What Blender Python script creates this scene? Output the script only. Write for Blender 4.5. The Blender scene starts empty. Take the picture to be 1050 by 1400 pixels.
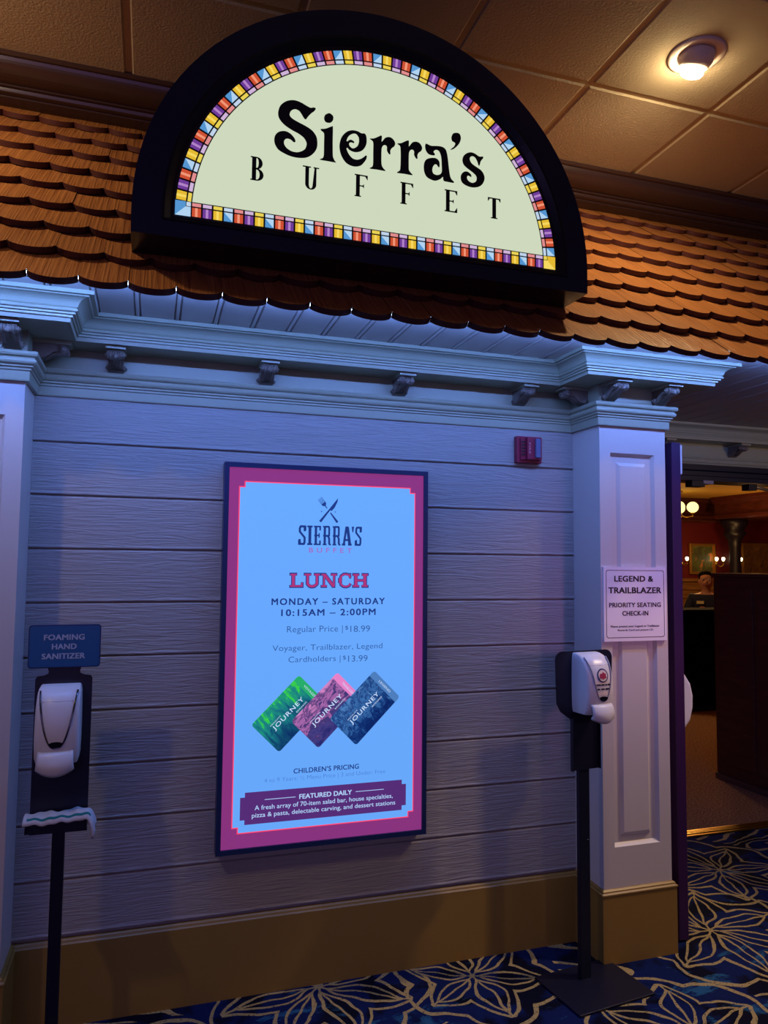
import bpy, bmesh, math, random
from mathutils import Vector, Matrix
random.seed(7)
SC = bpy.context.scene
COL = SC.collection
PI = math.pi

def lin(r, g, b):
    def f(v):
        v /= 255.0
        return v / 12.92 if v <= 0.04045 else ((v + 0.055) / 1.055) ** 2.4
    return (f(r), f(g), f(b), 1.0)

# ------------------------------------------------------------------ camera
CAM_POS = Vector((0.0, -2.66343, 1.485))
yaw, pitch, roll = 0.30706, 0.0687, 0.00971
fwd = Vector((math.sin(yaw) * math.cos(pitch), math.cos(yaw) * math.cos(pitch), math.sin(pitch)))
rt = Vector((math.cos(yaw), -math.sin(yaw), 0))
up = rt.cross(fwd)
rt2 = math.cos(roll) * rt + math.sin(roll) * up
up2 = -math.sin(roll) * rt + math.cos(roll) * up
cam_data = bpy.data.cameras.new('camera')
cam = bpy.data.objects.new('camera', cam_data)
COL.objects.link(cam)
M3 = Matrix((rt2, up2, -fwd)).transposed()
cam.matrix_world = Matrix.Translation(CAM_POS) @ M3.to_4x4()
cam_data.sensor_fit = 'VERTICAL'
cam_data.sensor_height = 36.0
cam_data.lens = 1007.916 * 36.0 / 1400.0
cam_data.clip_start = 0.05
SC.camera = cam

# ------------------------------------------------------------------ colour management, world, lights
SC.view_settings.view_transform = 'Standard'
SC.view_settings.look = 'None'
SC.view_settings.gamma = 1.0
SC.view_settings.use_curve_mapping = False
SC.view_settings.exposure = 0.0
world = bpy.data.worlds.new('world')
SC.world = world
world.use_nodes = True
bg = world.node_tree.nodes['Background']
bg.inputs[0].default_value = (0.30, 0.28, 1.0, 1)
bg.inputs[1].default_value = 0.035

def light(name, kind, loc, color, power, aim=None, size=0.05, size_y=None, angle=None, blend=0.5, spread=None):
    d = bpy.data.lights.new(name, kind)
    d.color = color
    d.energy = power
    if kind == 'AREA':
        d.shape = 'RECTANGLE' if size_y else 'SQUARE'
        d.size = size
        if size_y:
            d.size_y = size_y
        if spread:
            d.spread = spread
    else:
        d.shadow_soft_size = size
    if kind == 'SPOT':
        d.spot_size = angle
        d.spot_blend = blend
    o = bpy.data.objects.new(name, d)
    COL.objects.link(o)
    o.location = loc
    if aim is not None:
        v = Vector(aim) - Vector(loc)
        o.rotation_euler = v.to_track_quat('-Z', 'Y').to_euler()
    return o

WARM = (1.0, 0.72, 0.36)
LED = (0.15, 0.31, 1.0)
CEIL = 3.39
# LED tape under the eave (a long thin strip, aimed down and a little to the wall)
led = light('led_strip_light', 'AREA', (1.0, -0.502, 2.251), LED, 20.5, size=4.2, size_y=0.010)
led.rotation_euler = (math.radians(36), 0, 0)
# ceiling downlights: one in the picture, its twin left of the sign, others behind the camera
light('downlight_lamp', 'SPOT', (1.893, -0.462, CEIL - 0.100), (1.0, 0.76, 0.42), 31.0, (1.9, 0.25, 2.3), 0.03, angle=math.radians(165), blend=0.7)
light('downlight_lamp', 'SPOT', (-1.0, -0.462, CEIL - 0.100), (1.0, 0.76, 0.42), 38.0, (-0.6, 0.2, 2.3), 0.045, angle=math.radians(165), blend=0.7)
light('downlight_lamp', 'SPOT', (-1.3, -1.9, CEIL - 0.03), (1.0, 0.70, 0.42), 38.0, (0.1, 0.0, 0.3), 0.05, angle=math.radians(52), blend=0.5)
light('downlight_lamp', 'SPOT', (2.9, -1.7, CEIL - 0.03), (1.0, 0.70, 0.42), 40.0, (1.6, 0.0, 0.2), 0.05, angle=math.radians(50), blend=0.5)
light('downlight_lamp', 'SPOT', (3.45, -1.0, CEIL - 0.03), (1.0, 0.68, 0.36), 175.0, (1.9, -0.15, 0.45), 0.05, angle=math.radians(32), blend=0.5)
# the lit gaming hall behind the photographer
light('gaming_hall_glow', 'AREA', (-1.5, -6.5, 2.2), (0.50, 0.32, 1.0), 30.0, (0.8, 0.0, 1.7), 4.0, 2.0)
light('gaming_hall_glow', 'AREA', (4.0, -7.0, 1.9), (1.0, 0.62, 0.42), 9.0, (2.4, 0.5, 2.1), 3.0, 2.0)
light('recess_fill_spot', 'SPOT', (4.8, -4.6, 1.9), (1.0, 0.66, 0.44), 150.0, (3.3, 0.8, 2.25), 0.2, angle=math.radians(24), blend=0.6)  # added warm fill aimed into the entrance recess, no fixture there
light('pink_fill_spot', 'SPOT', (3.2, -5.6, 2.1), (1.0, 0.40, 0.92), 230.0, (1.97, -0.19, 1.38), 0.4, angle=math.radians(13), blend=0.9)
# dining room
light('dining_room_lamp', 'POINT', (7.2, 6.2, 2.3), (1.0, 0.62, 0.22), 75.0, None, 0.15)
light('dining_room_lamp', 'POINT', (10.0, 7.6, 1.75), (1.0, 0.55, 0.2), 17.0, None, 0.1)
light('dining_room_lamp', 'POINT', (4.6, 4.0, 2.5), (1.0, 0.68, 0.36), 34.0, None, 0.15)

# ------------------------------------------------------------------ materials
MATS = {}
def mat(name, col, rough=0.5, metal=0.0, spec=0.5, emit=None, emit_s=1.0, coat=0.0):
    if name in MATS:
        return MATS[name]
    m = bpy.data.materials.new(name)
    m.use_nodes = True
    b = m.node_tree.nodes['Principled BSDF']
    b.inputs['Base Color'].default_value = col
    b.inputs['Roughness'].default_value = rough
    b.inputs['Metallic'].default_value = metal
    b.inputs['Specular IOR Level'].default_value = spec
    if coat:
        b.inputs['Coat Weight'].default_value = coat
    if emit:
        b.inputs['Emission Color'].default_value = emit
        b.inputs['Emission Strength'].default_value = emit_s
    MATS[name] = m
    return m

def glow(name, r, g, b, s=1.0):
    """something lit from inside: its colour is what it gives off"""
    c = lin(r, g, b)
    return mat(name, (c[0] * .2, c[1] * .2, c[2] * .2, 1), 0.35, 0, 0.3, c, s)

def bumped(m, scale=(1, 1, 1), detail=4, strength=0.3, dist=0.01, noise_scale=8.0, distort=0.0, ramp=None, mixcol=None, obj=True):
    nt = m.node_tree
    b = nt.nodes['Principled BSDF']
    tc = nt.nodes.new('ShaderNodeTexCoord')
    mp = nt.nodes.new('ShaderNodeMapping')
    mp.inputs['Scale'].default_value = scale
    no = nt.nodes.new('ShaderNodeTexNoise')
    no.inputs['Scale'].default_value = noise_scale
    no.inputs['Detail'].default_value = detail
    no.inputs['Distortion'].default_value = distort
    bu = nt.nodes.new('ShaderNodeBump')
    bu.inputs['Strength'].default_value = strength
    bu.inputs['Distance'].default_value = dist
    nt.links.new(tc.outputs['Object'], mp.inputs[0])
    nt.links.new(mp.outputs[0], no.inputs['Vector'])
    nt.links.new(no.outputs['Fac'], bu.inputs['Height'])
    nt.links.new(bu.outputs[0], b.inputs['Normal'])
    if mixcol:
        r = nt.nodes.new('ShaderNodeValToRGB')
        r.color_ramp.elements[0].position, r.color_ramp.elements[1].position = ramp or (0.35, 0.65)
        r.color_ramp.elements[0].color = mixcol[0]
        r.color_ramp.elements[1].color = mixcol[1]
        nt.links.new(no.outputs['Fac'], r.inputs[0])
        nt.links.new(r.outputs[0], b.inputs['Base Color'])
    return m

PAINT = mat('beige_paint', lin(212, 204, 200), 0.45)
TRIM = mat('trim_paint', lin(162, 164, 142), 0.36)
SIDING = bumped(mat('siding_paint', lin(168, 164, 162), 0.42), (1.5, 1, 20), 6, 0.8, 0.006, 3.0, 2.4)
BASE = mat('base_paint', lin(150, 118, 56), 0.4)
SOFFIT = mat('soffit_paint', lin(196, 190, 184), 0.42)
CROWN = mat('dark_crown', lin(50, 32, 34), 0.28)
NAVY = mat('navy_metal', lin(14, 17, 40), 0.4)
BLACKG = mat('black_gloss', lin(24, 25, 32), 0.22, 0, 0.5)
BLACKM = mat('black_matte', lin(20, 20, 26), 0.5)
WHITE = mat('white_plastic', lin(228, 226, 228), 0.3)
CHROME = mat('chrome', lin(120, 122, 130), 0.18, 1.0)
DARKG = mat('dark_window', lin(20, 22, 34), 0.15)
BRASS = mat('brass', lin(196, 150, 60), 0.3, 1.0)
RED = mat('alarm_red', lin(140, 28, 66), 0.35)
TILE = bumped(mat('ceiling_tile', lin(158, 142, 122), 0.85), (1, 1, 1), 6, 0.6, 0.004, 110)
TBAR = mat('tile_grid', lin(150, 132, 108), 0.6)
MAHOG = bumped(mat('mahogany', lin(84, 34, 26), 0.35), (2, 2, 12), 4, 0.1, 0.005, 3, 0.5, (0.3, 0.7), (lin(70, 28, 22), lin(98, 44, 32)))
SHINGLE = bumped(mat('shingle_wood', lin(160, 96, 54), 0.31), (20, .4, .4), 6, 0.9, 0.007, 6, 0.2, (0.30, 0.70), (lin(128, 74, 42), lin(184, 120, 68)))
CORBEL = bumped(mat('corbel_bronze', lin(120, 108, 98), 0.4), (1, 1, 1), 3, 0.6, 0.006, 90)

# ------------------------------------------------------------------ mesh building
class MB:
    def __init__(self):
        self.v, self.f, self.mi, self.mats, self.sm = [], [], [], [], []
    def m(self, material):
        if material not in self.mats:
            self.mats.append(material)
        return self.mats.index(material)
    def add(self, verts, faces, material, smooth=False, mtx=None):
        o = len(self.v)
        for p in verts:
            p = Vector(p)
            self.v.append(tuple(mtx @ p if mtx else p))
        k = self.m(material)
        for f in faces:
            self.f.append([i + o for i in f])
            self.mi.append(k)
            self.sm.append(smooth)
        return self
    def box(self, a, b, material, mtx=None):
        x0, y0, z0 = a; x1, y1, z1 = b
        v = [(x0, y0, z0), (x1, y0, z0), (x1, y1, z0), (x0, y1, z0), (x0, y0, z1), (x1, y0, z1), (x1, y1, z1), (x0, y1, z1)]
        return self.add(v, [(0, 3, 2, 1), (4, 5, 6, 7), (0, 1, 5, 4), (1, 2, 6, 5), (2, 3, 7, 6), (3, 0, 4, 7)], material, mtx=mtx)
    def prism(self, outline, y0, y1, material, mtx=None, smooth=False):
        """outline in x,z (counter-clockwise seen from -y), front at y0, back at y1 (y1 may be a function of x,z)"""
        n = len(outline)
        yb = y1 if callable(y1) else (lambda x, z: y1)
        v = [(x, y0, z) for x, z in outline] + [(x, yb(x, z), z) for x, z in outline]
        f = [tuple(range(n)), tuple(range(2 * n - 1, n - 1, -1))]
        self.add(v, f, material, mtx=mtx)
        o = len(self.v) - 2 * n
        k = self.m(material)
        for i in range(n):
            j = (i + 1) % n
            self.f.append([o + i, o + n + i, o + n + j, o + j]); self.mi.append(k); self.sm.append(smooth)
        return self
    def ring(self, outer, inner, y0, y1, material, mtx=None):
        n = len(outer)
        v = [(x, y0, z) for x, z in outer] + [(x, y0, z) for x, z in inner] + [(x, y1, z) for x, z in outer] + [(x, y1, z) for x, z in inner]
        f = []
        for i in range(n):
            j = (i + 1) % n
            f += [(i, j, n + j, n + i), (2 * n + i, 3 * n + i, 3 * n + j, 2 * n + j), (i, 2 * n + i, 2 * n + j, j), (n + i, n + j, 3 * n + j, 3 * n + i)]
        return self.add(v, f, material, mtx=mtx)
    def flat(self, pts, y, material, mtx=None):
        return self.add([(x, y, z) for x, z in pts], [tuple(range(len(pts)))], material, mtx=mtx)
    def tube(self, pts, rad, material, n=10, mtx=None):
        pts = [Vector(p) for p in pts]
        rads = rad if isinstance(rad, (list, tuple)) else [rad] * len(pts)
        v, f = [], []
        prev = None
        for i, p in enumerate(pts):
            t = (pts[min(i + 1, len(pts) - 1)] - pts[max(i - 1, 0)]).normalized()
            if prev is None:
                a = t.cross(Vector((0, 0, 1)))
                if a.length < 1e-3:
                    a = t.cross(Vector((0, 1, 0)))
            else:
                a = prev - t * prev.dot(t)
            a.normalize(); prev = a
            b = t.cross(a)
            for k in range(n):
                g = 2 * PI * k / n
                v.append(p + rads[i] * (math.cos(g) * a + math.sin(g) * b))
        for i in range(len(pts) - 1):
            for k in range(n):
                l = (k + 1) % n
                f.append((i * n + k, i * n + l, (i + 1) * n + l, (i + 1) * n + k))
        f.append(tuple(range(n - 1, -1, -1)))
        f.append(tuple(range((len(pts) - 1) * n, len(pts) * n)))
        return self.add(v, f, material, True, mtx)
    def lathe(self, prof, material, n=32, mtx=None, smooth=True):
        v, f = [], []
        for r, z in prof:
            for k in range(n):
                g = 2 * PI * k / n
                v.append((r * math.cos(g), r * math.sin(g), z))
        for i in range(len(prof) - 1):
            for k in range(n):
                l = (k + 1) % n
                f.append((i * n + k, i * n + l, (i + 1) * n + l, (i + 1) * n + k))
        f.append(tuple(range(n - 1, -1, -1)))
        f.append(tuple(range((len(prof) - 1) * n, len(prof) * n)))
        return self.add(v, f, material, smooth, mtx)
    def ball(self, c, r, material, nu=20, nv=12, mtx=None):
        r = r if isinstance(r, (tuple, list)) else (r, r, r)
        v, f = [], []
        for i in range(nv + 1):
            t = PI * i / nv
            for k in range(nu):
                g = 2 * PI * k / nu
                v.append((c[0] + r[0] * math.sin(t) * math.cos(g), c[1] + r[1] * math.sin(t) * math.sin(g), c[2] - r[2] * math.cos(t)))
        for i in range(nv):
            for k in range(nu):
                l = (k + 1) % nu
                f.append((i * nu + k, i * nu + l, (i + 1) * nu + l, (i + 1) * nu + k))
        return self.add(v, f, material, True, mtx)
    def extrude(self, prof, path, material, normals=None):
        """prof (e,z); path (x,y) axis-aligned plan polyline; e is offset to the right-hand side (toward -y when going +x)"""
        n = len(prof)
        P = [Vector((x, y, 0)) for x, y in path]
        v, f = [], []
        for i, p in enumerate(P):
            d0 = (p - P[i - 1]).normalized() if i > 0 else (P[1] - P[0]).normalized()
            d1 = (P[i + 1] - p).normalized() if i < len(P) - 1 else d0
            n0 = Vector((d0.y, -d0.x, 0)); n1 = Vector((d1.y, -d1.x, 0))
            o = n0 + n1
            o = o / max(0.3, (1 + n0.dot(n1)))
            for e, z in prof:
                v.append((p.x + o.x * e, p.y + o.y * e, z))
        for i in range(len(P) - 1):
            for k in range(n - 1):
                f.append((i * n + k, (i + 1) * n + k, (i + 1) * n + k + 1, i * n + k + 1))
        return self.add(v, f, material)
    def stroke(self, pts, w, y, material, mtx=None, cap=True):
        """flat polyline stroke in x,z"""
        for (a, b) in zip(pts[:-1], pts[1:]):
            d = Vector((b[0] - a[0], b[1] - a[1]))
            if d.length < 1e-7:
                continue
            d.normalize()
            nx, nz = -d.y * w / 2, d.x * w / 2
            self.flat([(a[0] - nx, a[1] - nz), (b[0] - nx, b[1] - nz), (b[0] + nx, b[1] + nz), (a[0] + nx, a[1] + nz)], y, material, mtx)
        if cap:
            for p in pts[1:-1]:
                self.flat([(p[0] + w / 2 * math.cos(k * PI / 4), p[1] + w / 2 * math.sin(k * PI / 4)) for k in range(8)], y, material, mtx)
        return self
    def build(self, name, parent=None, loc=None, bevel=0.0, fix=False):
        me = bpy.data.meshes.new(name)
        me.from_pydata(self.v, [], self.f)
        for m in self.mats:
            me.materials.append(m)
        me.polygons.foreach_set('material_index', self.mi)
        me.polygons.foreach_set('use_smooth', self.sm)
        me.update()
        if fix:
            bm = bmesh.new(); bm.from_mesh(me)
            bmesh.ops.remove_doubles(bm, verts=bm.verts, dist=1e-5)
            bmesh.ops.recalc_face_normals(bm, faces=bm.faces)
            bm.to_mesh(me); bm.free()
        o = bpy.data.objects.new(name, me)
        COL.objects.link(o)
        if parent:
            o.parent = parent
        if loc:
            o.location = loc
        if bevel:
            b = o.modifiers.new('bevel', 'BEVEL')
            b.width = bevel; b.segments = 2; b.limit_method = 'ANGLE'; b.angle_limit = math.radians(50)
        return o

def empty(name, loc=(0, 0, 0), rz=0.0):
    o = bpy.data.objects.new(name, None)
    o.empty_display_size = 0.1
    COL.objects.link(o)
    o.location = loc
    o.rotation_euler = (0, 0, rz)
    return o

def tag(o, label=None, cat=None, group=None, kind=None):
    if label: o['label'] = label
    if cat: o['category'] = cat
    if group: o['group'] = group
    if kind: o['kind'] = kind
    return o

def structure(o, label=None):
    o['kind'] = 'structure'
    if label: o['label'] = label
    return o

def text_geo(s, spacing=1.0, bold=0.0, word=1.0):
    cu = bpy.data.curves.new('lettering', 'FONT')
    cu.body = s
    cu.space_character = spacing
    cu.space_word = word
    cu.offset = bold
    cu.resolution_u = 3
    cu.fill_mode = 'BOTH'
    cu.dimensions = '2D'
    o = bpy.data.objects.new('lettering', cu)
    COL.objects.link(o)
    dg = bpy.context.evaluated_depsgraph_get()
    me = bpy.data.meshes.new_from_object(o.evaluated_get(dg))
    V = [(v.co.x, v.co.y) for v in me.vertices]
    F = [tuple(p.vertices) for p in me.polygons]
    bpy.data.objects.remove(o)
    bpy.data.curves.remove(cu)
    bpy.data.meshes.remove(me)
    return V, F

def text(mb, s, x0, x1, z0, z1, y, material, spacing=1.0, bold=0.0, mtx=None, word=1.0):
    """flat lettering fitted to a box; bold > 0 thickens the strokes"""
    V, F = text_geo(s, spacing, min(bold, 0.0), word)
    ax, bx = min(v[0] for v in V), max(v[0] for v in V)
    az, bz = min(v[1] for v in V), max(v[1] for v in V)
    cap = (z1 - z0) / (bz - az)
    d = max(bold, 0.0) * cap * 1.1
    x0, x1, z0, z1 = x0 + d, x1 - d, z0 + d * .6, z1 - d * .6
    for ks, (dx, dz) in enumerate(((0, 0),) if d == 0 else ((-d, -d * .6), (d, -d * .6), (d, d * .6), (-d, d * .6), (0, 0))):
        P = [(x0 + dx + (a - ax) / (bx - ax) * (x1 - x0), y - 0.00004 * ks, z0 + dz + (b - az) / (bz - az) * (z1 - z0)) for a, b in V]
        mb.add(P, F, material, mtx=mtx)

def poly_fill(splines, y):
    """2-D filled curve with holes -> vertices, faces in the plane y"""
    cu = bpy.data.curves.new('glyph', 'CURVE')
    cu.dimensions = '2D'
    cu.fill_mode = 'BOTH'
    for s in splines:
        sp = cu.splines.new('POLY')
        sp.points.add(len(s) - 1)
        for i, (a, b) in enumerate(s):
            sp.points[i].co = (a, b, 0, 1)
        sp.use_cyclic_u = True
    o = bpy.data.objects.new('glyph', cu)
    COL.objects.link(o)
    dg = bpy.context.evaluated_depsgraph_get()
    me = bpy.data.meshes.new_from_object(o.evaluated_get(dg))
    V = [(v.co.x, y, v.co.y) for v in me.vertices]
    F = [tuple(p.vertices) for p in me.polygons]
    bpy.data.objects.remove(o); bpy.data.curves.remove(cu); bpy.data.meshes.remove(me)
    return V, F

def smooth_loop(pts, k=4):
    n = len(pts); out = []
    for i in range(n):
        p0, p1, p2, p3 = pts[i - 1], pts[i], pts[(i + 1) % n], pts[(i + 2) % n]
        for j in range(k):
            t = j / k
            out.append(tuple(0.5 * ((2 * p1[a]) + (-p0[a] + p2[a]) * t + (2 * p0[a] - 5 * p1[a] + 4 * p2[a] - p3[a]) * t * t + (-p0[a] + 3 * p1[a] - 3 * p2[a] + p3[a]) * t ** 3) for a in (0, 1)))
    return out

def round_rect(x0, x1, z0, z1, r, k=5):
    out = []
    for cx, cz, a0 in ((x1 - r, z0 + r, -PI / 2), (x1 - r, z1 - r, 0), (x0 + r, z1 - r, PI / 2), (x0 + r, z0 + r, PI)):
        for i in range(k + 1):
            a = a0 + PI / 2 * i / k
            out.append((cx + r * math.cos(a), cz + r * math.sin(a)))
    return out

def notch_rect(x0, x1, z0, z1, n):
    return [(x0 + n, z0), (x1 - n, z0), (x1 - n, z0 + n), (x1, z0 + n), (x1, z1 - n), (x1 - n, z1 - n), (x1 - n, z1), (x0 + n, z1), (x0 + n, z1 - n), (x0, z1 - n), (x0, z0 + n), (x0 + n, z0 + n)]

# node-graph helper
class NG:
    def __init__(self, m):
        self.t = m.node_tree
        self.b = self.t.nodes['Principled BSDF']
    def n(self, kind, **kw):
        x = self.t.nodes.new(kind)
        for k, v in kw.items(): setattr(x, k, v)
        return x
    def put(self, sock, v):
        if isinstance(v, bpy.types.NodeSocket): self.t.links.new(v, sock)
        else: sock.default_value = v
    def M(self, op, a, b=0.0, c=None):
        x = self.n('ShaderNodeMath', operation=op)
        self.put(x.inputs[0], a); self.put(x.inputs[1], b)
        if c is not None: self.put(x.inputs[2], c)
        return x.outputs[0]
    def noise(self, vec, scale, detail=3, rough=0.5, dist=0.0):
        x = self.n('ShaderNodeTexNoise')
        x.inputs['Scale'].default_value = scale; x.inputs['Detail'].default_value = detail
        x.inputs['Roughness'].default_value = rough; x.inputs['Distortion'].default_value = dist
        self.t.links.new(vec, x.inputs['Vector'])
        return x.outputs['Fac']
    def mix(self, f, a, b):
        x = self.n('ShaderNodeMix', data_type='RGBA')
        self.put(x.inputs[0], f); self.put(x.inputs[6], a); self.put(x.inputs[7], b)
        return x.outputs[2]
    def step(self, v, lo, hi):
        x = self.n('ShaderNodeMapRange')
        self.put(x.inputs[0], v); x.inputs[1].default_value = lo; x.inputs[2].default_value = hi
        x.inputs[3].default_value = 0; x.inputs[4].default_value = 1
        return x.outputs[0]

# carpet: navy ground, royal and teal patches, tan outlines of petals and running contour lines
def carpet_material():
    m = mat('patterned_carpet', lin(20, 30, 70), 0.95, 0, 0.1)
    g = NG(m)
    tc = g.n('ShaderNodeTexCoord').outputs['Object']
    mp = g.n('ShaderNodeMapping')
    g.t.links.new(tc, mp.inputs[0])
    P = mp.outputs[0]
    wob = g.n('ShaderNodeTexNoise'); wob.inputs['Scale'].default_value = 5.0; wob.inputs['Detail'].default_value = 2
    g.t.links.new(P, wob.inputs['Vector'])
    vm = g.n('ShaderNodeVectorMath', operation='MULTIPLY_ADD')
    g.t.links.new(wob.outputs['Color'], vm.inputs[0]); vm.inputs[1].default_value = (0.09, 0.09, 0); g.t.links.new(P, vm.inputs[2])
    W = vm.outputs[0]
    sep = g.n('ShaderNodeSeparateXYZ'); g.t.links.new(W, sep.inputs[0])
    X, Y = sep.outputs[0], sep.outputs[1]
    lines = None; near = None
    for (cx, cy, R, k, ph) in ((2.28, -0.055, 0.36, 3.5, 0.3), (1.21, -0.08, 0.26, 3.0, 0.9), (0.66, 0.02, 0.34, 4.0, 0.2), (1.75, -0.60, 0.30, 3.0, 1.2), (2.75, 0.42, 0.33, 3.5, 0.7), (2.45, -0.75, 0.32, 3.0, 0.1), (0.1, -0.42, 0.34, 3.5, 0.5), (-0.55, -0.5, 0.34, 3.0, 0.5)):
        dx = g.M('SUBTRACT', X, cx); dy = g.M('SUBTRACT', Y, cy)
        r = g.M('SQRT', g.M('ADD', g.M('MULTIPLY', dx, dx), g.M('MULTIPLY', dy, dy)))
        th = g.M('ARCTAN2', dy, dx)
        n_ = 2 * k
        fr_ = g.M('FRACT', g.M('MULTIPLY_ADD', th, n_ / (2 * PI), ph + 10.0))
        dev = g.M('MULTIPLY', g.M('ABSOLUTE', g.M('SUBTRACT', fr_, 0.5)), 2 * PI / n_)
        d = g.M('MULTIPLY', r, dev)
        sw_ = g.M('SINE', g.M('MULTIPLY', g.M('MINIMUM', r, R), PI / R))
        wd = R * 1.05 / n_ * 2
        l1 = g.M('LESS_THAN', g.M('ABSOLUTE', g.M('SUBTRACT', d, g.M('MULTIPLY', sw_, wd))), 0.0085)
        l2 = g.M('LESS_THAN', g.M('ABSOLUTE', g.M('SUBTRACT', d, g.M('MULTIPLY', g.M('SUBTRACT', sw_, 0.35), wd * 0.7))), 0.0055)
        rib = g.M('LESS_THAN', g.M('ABSOLUTE', g.M('SUBTRACT', d, PI / n_ * 0.0)), 0.0045)
        ln = g.M('MULTIPLY', g.M('MAXIMUM', g.M('MAXIMUM', l1, l2), rib), g.M('LESS_THAN', r, R))
        ring_ = g.M('MULTIPLY', g.M('LESS_THAN', g.M('ABSOLUTE', g.M('SUBTRACT', r, g.M('MULTIPLY_ADD', g.M('ABSOLUTE', g.M('SINE', g.M('MULTIPLY', th, n_ / 2))), R * 0.16, R * 0.98))), 0.008), 1.0)
        ln = g.M('MAXIMUM', ln, ring_)
        inside = g.M('LESS_THAN', r, R * 1.2)
        lines = ln if lines is None else g.M('MAXIMUM', lines, ln)
        near = inside if near is None else g.M('MAXIMUM', near, inside)
    mp2 = g.n('ShaderNodeMapping'); mp2.inputs['Scale'].default_value = (0.55, 1.5, 1); mp2.inputs['Rotation'].default_value = (0, 0, 0.5)
    g.t.links.new(W, mp2.inputs[0])
    nz = g.noise(mp2.outputs[0], 2.1, 1, 0.4)
    cont = g.M('LESS_THAN', g.M('ABSOLUTE', g.M('SUBTRACT', g.M('FRACT', g.M('MULTIPLY', nz, 13.0)), 0.5)), 0.11)
    cmask = g.M('MULTIPLY', cont, g.M('SUBTRACT', 1.0, near))
    cmask = g.M('MULTIPLY', cmask, g.M('GREATER_THAN', g.noise(P, 2.6, 2), 0.42))
    speck = g.step(g.noise(P, 130, 2), 0.30, 0.45)
    tan = g.M('MULTIPLY', g.M('MAXIMUM', lines, cmask), speck)
    pt = g.noise(W, 5.5, 3, 0.6, 0.4)
    c1 = g.mix(g.step(pt, 0.44, 0.52), lin(9, 12, 34), lin(16, 32, 84))
    pt2 = g.noise(mp2.outputs[0], 4.5, 5, 0.75, 0.8)
    c2 = g.mix(g.M('MULTIPLY', g.step(pt2, 0.60, 0.66), 0.8), c1, lin(44, 104, 146))
    c3 = g.mix(tan, c2, lin(186, 164, 108))
    fib = g.noise(P, 260, 2)
    c4 = g.mix(g.M('MULTIPLY', fib, 0.25), c3, lin(10, 10, 20))
    g.t.links.new(c4, g.b.inputs['Base Color'])
    bu = g.n('ShaderNodeBump'); bu.inputs['Strength'].default_value = 0.5; bu.inputs['Distance'].default_value = 0.004
    g.t.links.new(fib, bu.inputs['Height']); g.t.links.new(bu.outputs[0], g.b.inputs['Normal'])
    return m
CARPET = carpet_material()
CARPET2 = bumped(mat('brown_carpet', lin(120, 80, 56), 0.95, 0, 0.1), (1, 1, 1), 3, 0.5, 0.004, 90, 0, (0.4, 0.6), (lin(120, 82, 62), lin(176, 134, 100)))

# ================================================================== SETTING
XL, XR, PD, PW = -0.380, 1.663, 0.195, 0.305
XE = XR + PW
SOFF = 2.270

# floor
fl = MB()
fl.add([(-2.6, -7, 0), (6.0, -7, 0), (6.0, 0.83, 0), (-2.6, 0.83, 0)], [(0, 1, 2, 3)], CARPET)
structure(fl.build('floor'))
fl = MB()
fl.add([(1.9, 0.83, 0), (15, 0.83, 0), (15, 9.6, 0), (1.9, 9.6, 0)], [(0, 1, 2, 3)], CARPET2)
structure(fl.build('floor_dining_room'))
tb = MB()
tb.extrude([(0, 0.0), (0.045, 0.002), (0.04, 0.008), (0.005, 0.010), (-0.035, 0.008), (-0.045, 0.001)], [(XE, 0.82), (4.2, 0.82)], BRASS)
for k in range(3):
    tb.box((XE, 0.80 + k * 0.018, 0.009), (4.2, 0.806 + k * 0.018, 0.013), BRASS)
structure(tb.build('trim_threshold'), 'ribbed brass threshold strip across the dining room doorway')

# back wall with lap siding
zl = [1.8787 - 0.178 * i for i in range(-1, 10)]
prof = []
for i in range(10):                       # top -> bottom
    a, b = zl[i], zl[i + 1]
    prof += [(-0.004, a - 0.001), (0.004, a - 0.005), (0.006, a - 0.009), (0.0065, b + 0.012), (0.0085, b + 0.005), (0.0075, b + 0.002), (-0.004, b + 0.0015)]
wb = MB()
wb.extrude(prof, [(XL - 0.05, 0), (XR + 0.05, 0)], SIDING)
wb.box((XL - 0.3, 0.006, 0), (XR + 0.3, 0.08, SOFF), SIDING)
wb.box((XL, -0.003, 2.05), (XR, 0.02, SOFF), TRIM)
structure(wb.build('wall_back'))
bb = MB()
bprof = [(0, 0), (0.018, 0), (0.018, 0.252), (0.013, 0.256), (0.011, 0.262), (0.006, 0.266), (0, 0.267)]
bb.extrude(bprof, [(XL, 0), (XR, 0)], BASE)
structure(bb.build('baseboard_back'))

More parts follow.
